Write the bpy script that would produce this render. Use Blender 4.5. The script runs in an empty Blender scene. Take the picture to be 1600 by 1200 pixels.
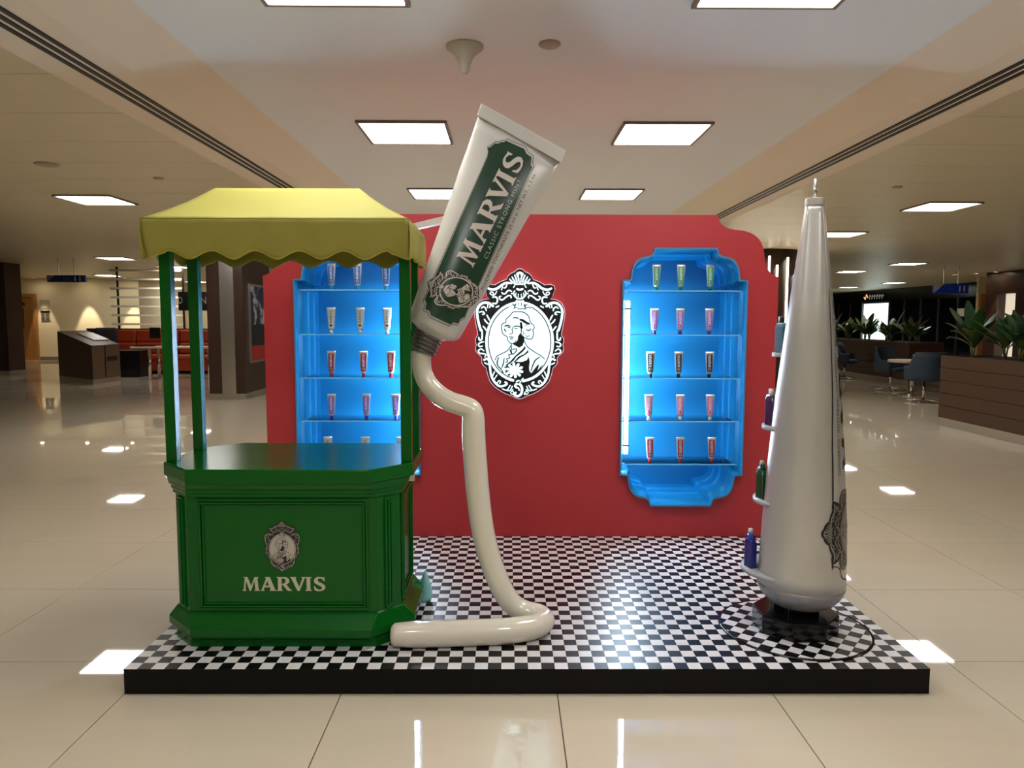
import bpy, bmesh, math, random
from mathutils import Vector, Matrix
from mathutils.geometry import tessellate_polygon
random.seed(7)
PI = math.pi
sc = bpy.context.scene
COL = sc.collection

# ------------------------------------------------------------------ camera, world, exposure
cam_d = bpy.data.cameras.new('camera'); cam = bpy.data.objects.new('camera', cam_d); COL.objects.link(cam)
cam_d.sensor_width = 36; cam_d.lens = 25.785; cam_d.clip_start = .05; cam_d.clip_end = 200
_p, _yaw, _roll = 0.08665532, 0.00579735, 0.00243888
_f = Vector((math.sin(_yaw)*math.cos(_p), math.cos(_yaw)*math.cos(_p), -math.sin(_p)))
_r = Vector((math.cos(_yaw), -math.sin(_yaw), 0)); _u = _r.cross(_f)
_r2 = _r*math.cos(_roll) + _u*math.sin(_roll); _u2 = -_r*math.sin(_roll) + _u*math.cos(_roll)
M3 = Matrix((_r2, _u2, -_f)).transposed()
cam.matrix_world = Matrix.Translation((-0.0776857, -2.6229136, 1.3883723)) @ M3.to_4x4()
sc.camera = cam
sc.view_settings.view_transform = 'Standard'; sc.view_settings.look = 'None'
sc.view_settings.gamma = 1; sc.view_settings.use_curve_mapping = False
sc.view_settings.exposure = 0.98
w = bpy.data.worlds.new('world'); sc.world = w; w.use_nodes = True
w.node_tree.nodes['Background'].inputs[0].default_value = (1, .85, .65, 1)
w.node_tree.nodes['Background'].inputs[1].default_value = .02
sc.cycles.use_denoising = True
sc.cycles.max_bounces = 8
sc.cycles.caustics_reflective = False; sc.cycles.caustics_refractive = False
sc.cycles.sample_clamp_indirect = 4
PANEL_E = 11.0      # ceiling panel emission
LED_E = 84.0       # niche light tubes
SIGN_E = .5

# ------------------------------------------------------------------ materials
def srgb(r, g, b):
    return tuple(((c/255)/12.92 if c/255 <= .04045 else ((c/255+.055)/1.055)**2.4) for c in (r, g, b)) + (1,)
MATS = {}
def mat(name, col, rough=.5, metal=0, spec=.5, coat=0, emit=None, es=0, trans=0, noise=None, bump=None, ior=None, aniso=None):
    if name in MATS: return MATS[name]
    m = bpy.data.materials.new(name); m.use_nodes = True; nt = m.node_tree
    b = nt.nodes['Principled BSDF']
    b.inputs['Base Color'].default_value = col; b.inputs['Roughness'].default_value = rough
    b.inputs['Metallic'].default_value = metal; b.inputs['Specular IOR Level'].default_value = spec
    b.inputs['Coat Weight'].default_value = coat; b.inputs['Coat Roughness'].default_value = .05
    b.inputs['Transmission Weight'].default_value = trans
    if ior: b.inputs['IOR'].default_value = ior
    if emit: b.inputs['Emission Color'].default_value = emit; b.inputs['Emission Strength'].default_value = es
    if noise:                       # (scale xyz, amount, detail): fine colour variation
        s, amt, det = noise
        tc = nt.nodes.new('ShaderNodeTexCoord'); mp = nt.nodes.new('ShaderNodeMapping'); mp.inputs['Scale'].default_value = s
        n = nt.nodes.new('ShaderNodeTexNoise'); n.inputs['Detail'].default_value = det; n.inputs['Scale'].default_value = 1
        mx = nt.nodes.new('ShaderNodeMix'); mx.data_type = 'RGBA'
        nt.links.new(tc.outputs['Object'], mp.inputs[0]); nt.links.new(mp.outputs[0], n.inputs['Vector'])
        nt.links.new(n.outputs['Fac'], mx.inputs['Factor'])
        mx.inputs['A'].default_value = tuple(max(0, c*(1-amt)) for c in col[:3]) + (1,)
        mx.inputs['B'].default_value = tuple(min(1, c*(1+amt)) for c in col[:3]) + (1,)
        nt.links.new(mx.outputs['Result'], b.inputs['Base Color'])
    if bump:                        # (scale xyz, strength, distance)
        s, st, dist = bump
        tc = nt.nodes.new('ShaderNodeTexCoord'); mp = nt.nodes.new('ShaderNodeMapping'); mp.inputs['Scale'].default_value = s
        n = nt.nodes.new('ShaderNodeTexNoise'); n.inputs['Scale'].default_value = 1; n.inputs['Detail'].default_value = 3
        bp = nt.nodes.new('ShaderNodeBump'); bp.inputs['Strength'].default_value = st; bp.inputs['Distance'].default_value = dist
        nt.links.new(tc.outputs['Object'], mp.inputs[0]); nt.links.new(mp.outputs[0], n.inputs['Vector'])
        nt.links.new(n.outputs['Fac'], bp.inputs['Height']); nt.links.new(bp.outputs[0], b.inputs['Normal'])
    MATS[name] = m
    return m
def emis(name, col, s):
    return mat(name, (.8, .8, .8, 1), rough=.6, emit=col, es=s)

FLOOR = mat('polished_tile', srgb(208, 196, 175), .025, spec=.62, noise=((1.2, 9, 1), .05, 4), bump=((.5, .5, .5), .04, .01))
GROUT = mat('grout', srgb(96, 84, 70), .7)
CEILM = mat('ceiling_plaster', srgb(226, 229, 232), .8)
CEILP = mat('ceiling_metal_panel', srgb(208, 196, 168), .42, noise=((.6, 14, 1), .06, 3), bump=((.5, 8, 1), .25, .01))
BAND = mat('ceiling_band', srgb(228, 214, 196), .75)
BLACKM = mat('matt_black', (.006, .006, .006, 1), .5)
PANELM = emis('light_diffuser', (1, .97, .93, 1), PANEL_E)
STEEL = mat('brushed_steel', (.62, .6, .57, 1), .3, metal=1, bump=((90, 3, 2), .1, .002))
CHROME = mat('chrome', (.7, .68, .65, 1), .12, metal=1)
WALNUT = mat('dark_wood_veneer', srgb(56, 37, 28), .35, noise=((22, 22, 1.2), .3, 4))
WALNUT_H = mat('planter_wood', srgb(70, 46, 30), .38, noise=((3, 3, 55), .28, 4))
WOODG_LIT = mat('kiosk_lit_wood_grain', srgb(104, 84, 62), .4, noise=((50, 50, 1.5), .25, 4))  # grain, with light on the desk's right face put into a paler colour
OAK = mat('oak_door', srgb(168, 118, 66), .4, noise=((20, 20, 1), .15, 3))
CREAM = mat('cream_wall_paint', srgb(226, 214, 182), .7)
REDW = mat('red_paint', srgb(176, 44, 50), .55, noise=((2, 2, .6), .05, 2))
BLUEP = mat('blue_paint', srgb(26, 130, 188), .32)
BLUEE = mat('blue_edge', srgb(70, 128, 168), .4)
GREENP = mat('green_gloss_paint', srgb(3, 92, 24), .2, spec=.32, coat=.0, bump=((5, 5, 5), .05, .01))
TILEW = mat('white_tile', srgb(226, 224, 226), .35)
TILEB = mat('black_tile', srgb(10, 10, 14), .35, spec=.3)
PLATB = mat('platform_black', srgb(5, 5, 6), .35, spec=.2, bump=((8, 8, 8), .04, .01))
AWN = mat('chartreuse_canvas', srgb(158, 152, 68), .75, bump=((240, 240, 240), .15, .001))
AWNH = mat('canvas_hem', srgb(176, 166, 70), .75)
CREAMG = mat('cream_gloss', srgb(228, 222, 206), .14, coat=.4)
SILV = mat('silver_paint', srgb(202, 200, 196), .33, metal=.45, bump=((3, 3, 1), .1, .01))
SILVT = mat('pearl_silver', srgb(206, 203, 198), .3, metal=.2)
SILVD = mat('dark_silver', srgb(112, 108, 102), .32, metal=.7)
LABG = mat('label_green', srgb(28, 62, 46), .25)
INK = mat('black_ink', (.008, .008, .01, 1), .35)
INKD = mat('faded_green_ink', srgb(14, 38, 28), .3)
LETW = mat('pale_letter', srgb(206, 198, 190), .4)
LETC = mat('cart_letter', srgb(206, 204, 180), .4)
BLKG = mat('black_gloss', (.006, .006, .007, 1), .12, spec=.35)
def glassmat():
    m = bpy.data.materials.new('clear_glass'); m.use_nodes = True; nt = m.node_tree
    b = nt.nodes['Principled BSDF']; b.inputs['Base Color'].default_value = (.75, .93, 1, 1); b.inputs['Roughness'].default_value = .02
    tr = nt.nodes.new('ShaderNodeBsdfTransparent'); tr.inputs[0].default_value = (.93, .98, 1, 1)
    fr = nt.nodes.new('ShaderNodeFresnel'); fr.inputs[0].default_value = 1.3
    mx = nt.nodes.new('ShaderNodeMixShader'); gl = nt.nodes.new('ShaderNodeBsdfGlossy'); gl.inputs['Roughness'].default_value = .03
    nt.links.new(fr.outputs[0], mx.inputs[0]); nt.links.new(tr.outputs[0], mx.inputs[1]); nt.links.new(gl.outputs[0], mx.inputs[2])
    nt.links.new(mx.outputs[0], nt.nodes['Material Output'].inputs[0])
    return m
GLASS = glassmat()
GLEDGE = mat('glass_edge', srgb(120, 200, 240), .2, spec=.8)

# ------------------------------------------------------------------ mesh helpers
class MB:
    def __init__(s): s.v = []; s.f = []; s.m = []; s.cur = 0; s.sm = []; s.smooth = False
    def add(s, vs, fs):
        o = len(s.v); s.v += [tuple(v) for v in vs]
        for f in fs: s.f.append(tuple(i+o for i in f)); s.m.append(s.cur); s.sm.append(s.smooth)
    def box(s, x0, x1, y0, y1, z0, z1):
        s.add([(x0,y0,z0),(x1,y0,z0),(x1,y1,z0),(x0,y1,z0),(x0,y0,z1),(x1,y0,z1),(x1,y1,z1),(x0,y1,z1)],
              [(3,2,1,0),(4,5,6,7),(0,1,5,4),(1,2,6,5),(2,3,7,6),(3,0,4,7)])
    def obox(s, c, ax, ay, az):        # centre and three half-axis vectors
        c = Vector(c); ax = Vector(ax); ay = Vector(ay); az = Vector(az); vs = []
        for k in (-1, 1):
            for (i, j) in ((-1,-1),(1,-1),(1,1),(-1,1)): vs.append(c + ax*i + ay*j + az*k)
        s.add(vs, [(3,2,1,0),(4,5,6,7),(0,1,5,4),(1,2,6,5),(2,3,7,6),(3,0,4,7)])
    def prism(s, poly, z0, z1):
        n = len(poly); A = sum(poly[i][0]*poly[(i+1)%n][1]-poly[(i+1)%n][0]*poly[i][1] for i in range(n))
        if A < 0: poly = poly[::-1]
        s.add([(x,y,z0) for x,y in poly]+[(x,y,z1) for x,y in poly],
              [tuple(range(n-1,-1,-1)), tuple(range(n,2*n))]+[(i,(i+1)%n,n+(i+1)%n,n+i) for i in range(n)])
    def rings(s, rings, cap0=True, cap1=True):
        n = len(rings[0]); vs = [p for r in rings for p in r]; fs = []
        for k in range(len(rings)-1):
            for i in range(n): fs.append((k*n+i, k*n+(i+1)%n, (k+1)*n+(i+1)%n, (k+1)*n+i))
        if cap0: fs.append(tuple(range(n-1,-1,-1)))
        if cap1: fs.append(tuple((len(rings)-1)*n+i for i in range(n)))
        s.add(vs, fs)
    def lathe(s, prof, cx=0, cy=0, n=32, cap0=True, cap1=True):
        s.rings([[(cx+r*math.cos(2*PI*i/n), cy+r*math.sin(2*PI*i/n), z) for i in range(n)] for r, z in prof], cap0, cap1)
    def tube(s, pts, rad, n=10, cap=True):
        pts = [Vector(p) for p in pts]; rads = rad if isinstance(rad, (list, tuple)) else [rad]*len(pts)
        t0 = (pts[1]-pts[0]).normalized(); a = t0.orthogonal().normalized(); R = []
        for i, p in enumerate(pts):
            t = (pts[min(i+1,len(pts)-1)]-pts[max(i-1,0)]).normalized()
            a = (a - t*a.dot(t)).normalized(); b = t.cross(a)
            R.append([p + a*rads[i]*math.cos(2*PI*k/n) + b*rads[i]*math.sin(2*PI*k/n) for k in range(n)])
        s.rings(R, cap, cap)
    def mesh(s, name, mats):
        me = bpy.data.meshes.new(name); me.from_pydata(s.v, [], s.f)
        for m in (mats if isinstance(mats, (list, tuple)) else [mats]): me.materials.append(m)
        me.polygons.foreach_set('material_index', s.m); me.polygons.foreach_set('use_smooth', s.sm); me.update()
        return me
    def build(s, name, mats, parent=None, loc=None, rz=None, bevel=0, seg=2):
        o = place(name, s.mesh(name, mats), parent, loc, rz)
        if bevel:
            b = o.modifiers.new('bevel', 'BEVEL'); b.width = bevel; b.segments = seg; b.limit_method = 'ANGLE'; b.angle_limit = .6
        return o
def place(name, me, parent=None, loc=None, rz=None):
    o = bpy.data.objects.new(name, me); COL.objects.link(o)
    if parent: o.parent = parent
    if loc: o.location = loc
    if rz is not None: o.rotation_euler.z = rz
    return o
def tag(o, label=None, cat=None, group=None, kind=None):
    if label: o['label'] = label
    if cat: o['category'] = cat
    if group: o['group'] = group
    if kind: o['kind'] = kind
    return o
def thing(name, label, cat, loc=(0,0,0), rz=0, group=None, kind=None):
    o = bpy.data.objects.new(name, None); COL.objects.link(o); o.empty_display_size = .1
    o.location = loc; o.rotation_euler.z = rz
    return tag(o, label, cat, group, kind)
def dup(root, loc, rz=0, label=None, group=None):
    r = root.copy(); COL.objects.link(r); r.location = loc; r.rotation_euler.z = rz
    if label: r['label'] = label
    if group: r['group'] = group
    for ch in list(root.children):
        c = ch.copy(); COL.objects.link(c); c.parent = r
        for g in ch.children: d = g.copy(); COL.objects.link(d); d.parent = c
    return r
def catmull(P, n=6, closed=False):
    P = [Vector(p) for p in P]; out = []; N = len(P)
    rng = range(N) if closed else range(N-1)
    for i in rng:
        p1, p2 = P[i], P[(i+1)%N]
        p0 = P[i-1] if (i or closed) else p1*2-p2
        p3 = P[(i+2)%N] if (i+2 < N or closed) else p2*2-p1
        for k in range(n):
            t = k/n
            out.append(.5*((2*p1)+(-p0+p2)*t+(2*p0-5*p1+4*p2-p3)*t*t+(-p0+3*p1-3*p2+p3)*t**3))
    if not closed: out.append(P[-1])
    return out

# flat artwork: 2D triangles per layer, mapped onto a surface
class Art:
    def __init__(s): s.t = []            # (pts, tris, material index, layer)
    def poly(s, pts, mi=0, layer=0, holes=()):
        loops = [[Vector((p[0], p[1], 0)) for p in pts]] + [[Vector((p[0], p[1], 0)) for p in h] for h in holes]
        allp = [v for l in loops for v in l]
        s.t.append(([(v.x, v.y) for v in allp], tessellate_polygon(loops), mi, layer))
    def ribbon(s, pts, wd, mi=0, layer=0, smooth=4, taper=.0, closed=False):
        P = catmull([(p[0], p[1], 0) for p in pts], smooth, closed) if smooth > 1 and len(pts) > 2 else [Vector((p[0], p[1], 0)) for p in pts]
        n = len(P); L = []; Rr = []
        for i, p in enumerate(P):
            if closed: t = (P[(i+1)%n]-P[i-1])
            else: t = P[min(i+1, n-1)]-P[max(i-1, 0)]
            if t.length < 1e-9: t = Vector((1, 0, 0))
            t.normalize(); nn = Vector((-t.y, t.x, 0))
            ww = wd/2*(1-taper*abs(2*i/(n-1)-1)**2)
            L.append(p+nn*ww); Rr.append(p-nn*ww)
        pts2 = [(v.x, v.y) for v in L+Rr]; tr = []
        for i in range(n if closed else n-1):
            j = (i+1) % n; tr += [(i, j, n+j), (i, n+j, n+i)]
        s.t.append((pts2, tr, mi, layer))
        if not closed and taper < .6:
            for q in (P[0], P[-1]): s.disc(q.x, q.y, wd/2*(1-taper), mi, layer, 8)
    def disc(s, x, y, r, mi=0, layer=0, n=12, ry=None):
        s.poly([(x+r*math.cos(2*PI*i/n), y+(ry or r)*math.sin(2*PI*i/n)) for i in range(n)], mi, layer)
    def xf(s, fn):
        a = Art(); a.t = [([fn(p) for p in pts], tr, mi, l) for pts, tr, mi, l in s.t]; return a
    def build(s, name, mats, fn, parent=None, step=None):
        bm = bmesh.new()
        for pts, tr, mi, layer in s.t:
            vs = [bm.verts.new((p[0], p[1], layer)) for p in pts]
            for t in tr:
                try: f = bm.faces.new([vs[i] for i in t]); f.material_index = mi
                except ValueError: pass
        if step:
            for ax_ in (0, 1):
                lo = min(v.co[ax_] for v in bm.verts); hi = max(v.co[ax_] for v in bm.verts); q = lo+step
                while q < hi:
                    co = [0, 0, 0]; co[ax_] = q; no = [0, 0, 0]; no[ax_] = 1
                    bmesh.ops.bisect_plane(bm, geom=bm.verts[:]+bm.edges[:]+bm.faces[:], dist=step*1e-4, plane_co=co, plane_no=no); q += step
        bmesh.ops.triangulate(bm, faces=bm.faces[:])
        for v in bm.verts: v.co = fn(v.co.x, v.co.y, v.co.z)
        me = bpy.data.meshes.new(name); bm.to_mesh(me); bm.free()
        for m in mats: me.materials.append(m)
        o = bpy.data.objects.new(name, me); COL.objects.link(o)
        if parent: o.parent = parent
        return o
_txt = {}
def text_tris(s, spacing=1.0):
    if (s, spacing) in _txt: return _txt[(s, spacing)]
    c = bpy.data.curves.new('t', 'FONT'); c.body = s; c.size = 1; c.space_character = spacing; c.resolution_u = 3
    o = bpy.data.objects.new('t', c); COL.objects.link(o)
    me = bpy.data.meshes.new_from_object(o, depsgraph=bpy.context.evaluated_depsgraph_get())
    me.calc_loop_triangles()
    P = [(v.co.x, v.co.y) for v in me.vertices]; T = [tuple(t.vertices) for t in me.loop_triangles]
    bpy.data.objects.remove(o); bpy.data.curves.remove(c); bpy.data.meshes.remove(me)
    x0 = min(p[0] for p in P); x1 = max(p[0] for p in P); y0 = 0; cap = .70
    P = [((p[0]-x0)/(x1-x0), p[1]/cap) for p in P]
    _txt[(s, spacing)] = (P, T); return P, T
def art_text(art, s, origin, along, up, mi=0, layer=0, spacing=1.0):
    P, T = text_tris(s, spacing)
    art.t.append(([(origin[0]+along[0]*a+up[0]*b, origin[1]+along[1]*a+up[1]*b) for a, b in P], T, mi, layer))

# ------------------------------------------------------------------ serif capitals MARVIS (cap height 100)
GL = {
 'M': (0, [[(0,0),(26,0),(26,5),(20,9),(27,72),(50,0),(60,0),(86,72),(92,9),(85,5),(85,0),(122,0),(122,5),(115,9),(108,91),(116,95),(116,100),(87,100),(62,36),(38,100),(10,100),(10,95),(18,91),(8,9),(0,5)]]),
 'A': (129, [[(0,0),(28,0),(28,5),(22,9),(29,26),(66,26),(72,9),(65,5),(65,0),(112,0),(112,5),(104,9),(68,100),(34,100),(34,95),(41,91),(8,9),(0,5)], [(34,38),(61,38),(48,72)]]),
 'R': (245, [[(0,0),(42,0),(42,5),(35,9),(35,42),(44,42),(74,4),(80,0),(108,0),(108,5),(98,9),(68,46),(86,56),(92,72),(86,89),(68,100),(0,100),(0,95),(9,91),(9,9),(0,5)], [(35,52),(50,52),(61,60),(65,72),(60,86),(48,90),(35,90)]]),
 'V': (342, [[(0,100),(44,100),(44,95),(37,91),(64,28),(88,91),(80,95),(80,100),(111,100),(111,95),(104,91),(66,0),(50,0),(8,91),(0,95)]]),
 'I': (449, [[(0,0),(46,0),(46,5),(37,9),(37,91),(46,95),(46,100),(0,100),(0,95),(10,91),(10,9),(0,5)]]),
 'S': (507, [[(80,102),(80,70),(74,70),(67,84),(50,92),(34,88),(30,77),(38,65),(66,52),(82,40),(86,24),(76,7),(52,-2),(24,-1),(8,6),(4,34),(11,34),(21,16),(42,8),(58,11),(63,21),(55,32),(27,45),(9,57),(4,73),(12,91),(34,102),(56,100),(74,96)]]),
}
def art_marvis(art, origin, along, up, mi=0, layer=0, outline=None):
    # along/up are the vectors of one cap-height unit/100
    for k, (ox, loops) in GL.items():
        L = [[(origin[0]+along[0]*(x+ox)+up[0]*y, origin[1]+along[1]*(x+ox)+up[1]*y) for x, y in l] for l in loops]
        if outline:
            for l in L: art.ribbon(l, outline, mi, layer, smooth=1, closed=True)
        else: art.poly(L[0], mi, layer, L[1:])

def letters(parent, origin, along, up, m, fn, step=None, layer=0):
    for k, (ox, loops) in GL.items():
        a = Art(); L = [[(origin[0]+along[0]*(x+ox)+up[0]*y, origin[1]+along[1]*(x+ox)+up[1]*y) for x, y in l] for l in loops]
        a.poly(L[0], 0, layer, L[1:]); a.build('letter', [m], fn, parent, step)
# ------------------------------------------------------------------ the portrait emblem (units: 690 wide, 1003 high, centre 0,0, y up)
def make_emblem(interior=True, bustfill=False, sw=.8):
    a = Art(); CX, CY = 410, 607
    T = lambda p: (p[0]-CX, CY-p[1])
    c2 = lambda p: T((p[0]*.4167+350, p[1]*.4167+75))
    c3 = lambda p: T((p[0]*.4793+50, p[1]*.4793+575))
    c4 = lambda p: T((p[0]*.5415+200, p[1]*.5415+350))
    mir = lambda p: (-p[0], p[1])
    right = [(410,103),(432,108),(450,128),(478,138),(500,160),(512,186),(560,203),(602,228),(640,222),(672,232),(680,262),(668,292),(662,315),(644,334),(690,340),(726,362),(750,398),(758,446),(750,510),(738,568),(730,612),(748,636),(750,664),(742,690),(750,712),(744,742),(724,764),(704,782),(700,800),(702,830),(688,850),(668,868),(656,922),(638,974),(606,1012),(560,1046),(516,1070),(470,1086),(436,1104),(410,1110)]
    R = [T(p) for p in right]; outline = [(p[0]*1.022, p[1]*1.016) for p in R + [mir(p) for p in R[::-1]][1:-1]]
    a.poly(outline, 0, 0); a.outline = outline
    el = lambda rx, ry, n=48, cy=-61: [(rx*math.cos(2*PI*i/n)*(1-.0*0), cy+ry*math.sin(2*PI*i/n)*(1 if math.sin(2*PI*i/n)>0 else 1.0)) for i in range(n)]
    # white ring, then dark hairline, then field
    a.poly(el(252+25*sw, 300+25*sw), 1, 1, [el(251, 299)])
    if interior: a.poly(el(243, 291), 1, 1)
    S = []   # symmetric strokes
    def sy(pts, wd, tf=c2, tp=.25): S.append(([tf(p) for p in pts], wd, tp))
    sy([(300,470),(335,452),(372,462),(420,512),(460,515),(482,490)], 15)
    sy([(310,592),(308,560),(345,548),(400,575),(470,628),(510,620),(530,575),(500,560)], 15)
    sy([(300,318),(400,312),(480,350),(560,410),(640,436),(700,430),(738,412)], 24)
    sy([(385,340),(410,395),(440,405)], 14); sy([(465,385),(490,440)], 14); sy([(240,360),(262,395)], 14)
    sy([(580,470),(605,520),(650,540),(700,515),(690,485),(650,490),(635,540)], 12)
    sy([(655,580),(610,572),(570,600),(568,660),(600,700),(648,690)], 17)
    sy([(650,745),(730,690),(830,685),(905,740),(948,830),(940,960),(915,1080),(880,1200)], 24, tp=.0)
    sy([(690,700),(712,775)], 14); sy([(745,705),(752,775)], 14); sy([(868,785),(830,760),(790,785),(775,830)], 15)
    sy([(905,860),(860,850),(825,862),(810,890),(845,905)], 15)
    sy([(765,915),(740,960),(715,1010)], 15); sy([(812,995),(780,1040),(745,1075)], 15); sy([(835,1125),(800,1165),(780,1200)], 15)
    sy([(540,745),(590,770)], 17)
    sy([(130,110),(85,140),(95,175)], 12); sy([(130,110),(165,140),(170,170)], 12)
    sy([(190,150),(172,215),(160,300)], 15); sy([(240,165),(215,230),(195,300)], 15); sy([(290,200),(260,255),(225,305)], 15); sy([(335,240),(300,280),(250,320)], 15)
    sy([(130,330),(200,335),(250,325)], 16)
    sy([(150,440),(195,425)], 26); sy([(240,460),(262,510),(235,560),(190,600),(140,608)], 16); sy([(262,510),(300,510)], 14)
    sy([(170,520),(175,580)], 11); sy([(215,500),(222,555)], 11)
    sy([(285,745),(262,700),(230,670)], 14); sy([(330,770),(355,745),(330,730),(295,760)], 9)
    sy([(1370,0),(1368,90),(1375,150),(1412,160),(1425,120)], 18, c3)
    sy([(1345,190),(1390,200),(1428,230),(1412,268),(1365,262)], 15, c3)
    sy([(1340,340),(1385,308),(1428,335),(1412,378),(1350,385),(1305,405),(1325,440)], 15, c3)
    sy([(1335,490),(1290,468),(1255,510),(1238,620),(1218,750),(1160,860),(1080,925),(1005,915),(960,885),(985,858)], 22, c3, .1)
    sy([(1250,565),(1300,552),(1330,535)], 14, c3)
    sy([(1165,685),(1198,760)], 16, c3); sy([(1125,740),(1170,810)], 14, c3); sy([(1120,868),(1090,832),(1065,850),(1080,880)], 13, c3)
    sy([(1035,968),(960,990),(905,910)], 13, c3); sy([(950,1000),(900,990),(870,925)], 13, c3); sy([(890,1050),(830,1058),(862,1005)], 13, c3); sy([(900,1030),(860,980)], 12, c3)
    for pts, wd, tp in S:
        wd *= sw; a.ribbon(pts, wd, 1, 2, 4, tp); a.ribbon([mir(p) for p in pts], wd, 1, 2, 4, tp)
    a.disc(*T((410,150)), 7, 0, 3)
    def W(pts, wd, tf=c3, tp=.2): a.ribbon([tf(p) for p in pts], wd, 1, 2, 4, tp)
    W([(712,950),(680,925),(700,888),(750,888),(792,950),(782,1045),(720,1092),(665,1060),(690,1030)], 20)
    W([(735,955),(748,995)], 13); W([(155,650),(150,700),(120,740),(150,780),(190,760)], 11, c2)
    # top tongues with dark gaps, break of the ring at the bottom
    for pts in ([(90,650),(98,720),(110,790)], [(140,660),(150,720),(148,790)], [(200,650),(190,720),(205,790)]):
        a.ribbon([c2(p) for p in pts], 22, 1, 4, 4, .1)
    for pts in ([(30,790),(75,770),(140,800),(190,790),(240,800),(285,770),(350,780)], [(120,680),(128,740)], [(172,680),(172,740)], [(225,700),(232,760)], [(70,690),(66,750)],
                [(250,790),(248,740),(290,705)], [(0,705),(40,735),(40,790)]):
        a.ribbon([c2(p) for p in pts], 7, 0, 5, 4, .2)
    a.poly([c3(p) for p in [(640,790),(690,770),(770,770),(800,790),(790,860),(730,880),(660,850)]], 0, 4)
    W2 = lambda pts, wd: a.ribbon([c3(p) for p in pts], wd, 1, 5, 4, .3)
    W2([(745,775),(740,820),(700,850)], 15); W2([(770,840),(760,860)], 14); W2([(655,775),(650,815),(610,830)], 18); W2([(795,780),(800,820),(850,835)], 18)
    # the bust
    if bustfill:
        a.poly([c4(p) for p in [(125,350),(195,250),(290,150),(420,148),(520,220),(595,370),(585,500),(540,540),(460,520),(455,570),(560,700),(755,835),(640,1060),(500,1130),(300,1130),(150,1030),(40,850),(210,710),(265,610),(215,560),(135,450)]], 1, 5)
    D = lambda pts, wd=8, tp=.1, n=4: a.ribbon([c4(p) for p in pts], wd*1.15, 0, 6, n, tp*.7)
    P = lambda pts: a.poly([c4(p) for p in pts], 0, 6)
    D([(262,612),(215,560),(205,510),(168,488),(135,450),(122,350),(150,315),(185,302),(193,252),(240,210),(290,152),(350,147),(420,148),(480,175),(520,220),(545,300),(590,340),(600,380),(578,412),(590,450),(585,500),(560,540),(510,542),(460,520)], 6)
    D([(455,570),(500,650),(560,700),(640,750),(700,785),(755,835)], 6); D([(262,640),(210,710),(130,755),(60,790),(30,850)], 6)
    D([(262,605),(285,608),(320,590),(335,560)], 5)
    D([(165,358),(210,346),(252,356)], 9, .5); D([(215,372),(250,376)], 10, .6)
    D([(292,372),(276,400),(286,440),(272,468),(242,464)], 6, .4); D([(290,370),(330,354),(380,360),(410,382)], 8, .5); D([(315,388),(350,392)], 11, .6)
    D([(230,516),(265,512),(305,522)], 6, .5); D([(250,542),(282,540)], 9, .5)
    D([(395,262),(432,272),(470,298),(525,322)], 18, .5); D([(288,236),(332,234),(372,242)], 8, .6); D([(405,312),(416,380)], 20, .3); D([(410,380),(412,440)], 9, .3)
    D([(430,430),(452,455),(430,480)], 5); D([(480,402),(518,420),(552,392)], 8, .6); D([(470,480),(500,508),(530,485)], 5, .5); D([(165,400),(185,432)], 12, .5); D([(470,350),(500,330)], 5)
    P([(410,440),(416,480),(455,512),(456,570),(430,640),(380,668),(330,640),(285,615),(330,592),(357,560),(366,500)])
    D([(265,610),(268,690)], 7); D([(268,692),(350,690),(310,750),(280,760),(262,700)], 7)
    P([(465,638),(476,680),(420,740),(340,800),(300,860),(205,935),(180,925),(250,870),(330,780),(400,720),(440,680)])
    P([(510,690),(517,735),(460,780),(400,812),(330,872),(190,965),(150,960),(300,880),(370,800),(455,760),(500,715)])
    P([(520,795),(536,870),(527,960),(532,1010),(562,1040),(600,985),(660,910),(672,930),(650,1000),(735,900),(700,975),(640,1045),(590,1085),(520,1115),(455,1125),(425,1080),(440,1000),(440,950),(400,890),(370,885),(440,870),(495,850)])
    P([(190,960),(270,905),(340,870),(410,880),(440,960),(440,1110),(400,1140),(330,1145),(250,1105),(180,1030)])
    D([(680,806),(620,850),(580,930),(556,1010)], 9, .4); D([(80,810),(60,900),(92,965)], 9, .4); D([(165,820),(150,900),(128,965)], 8, .4); D([(100,960),(150,1032)], 8)
    D([(245,700),(268,762),(230,770),(242,822),(200,832),(215,872),(184,882)], 7)
    fx, fy = 315, 1000
    for k in range(10):
        an = 2*PI*k/10+.2; d = (math.cos(an), math.sin(an))
        a.ribbon([c4((fx+d[0]*38, fy+d[1]*36)), c4((fx+d[0]*112, fy+d[1]*98))], 21, 1, 7, 1)
    a.disc(*c4((fx, fy)), 12, 1, 7)
    return a

# ================================================================== SETTING
ZC = 2.76
XC = .15
YB = -7.0
# floor: base slab + tiles (square, .805 m)
fl = MB(); fl.box(-19, 17.5, YB, 40, -.12, -.006)
floor = fl.build('floor', GROUT); tag(floor, kind='structure')
ft = .8053; fx0, fy0 = -1.8014*5/6, .31482*5/6
tm = MB(); h = ft/2-.0022; tm.box(-h, h, -h, h, -.02, 0); tile_me = tm.mesh('tile', FLOOR)
cells = []
for i in range(-22, 24):
    for j in range(-9, 50):
        cx, cy = fx0+(i+.5)*ft, fy0+(j+.5)*ft
        if -19 < cx < 17.4 and YB < cy < 39.8: cells.append((math.hypot(cx+.08, cy+2.6) + (6 if cy < -2.6 else 0), cx, cy))
cells.sort()
for d, cx, cy in cells[:300]: place('tile', tile_me, floor, (cx, cy, 0))
rest = MB()
for d, cx, cy in cells[300:]: rest.box(cx-h, cx+h, cy-h, cy+h, -.02, 0)
tag(rest.build('tile_field', FLOOR, floor), kind='stuff')

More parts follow.
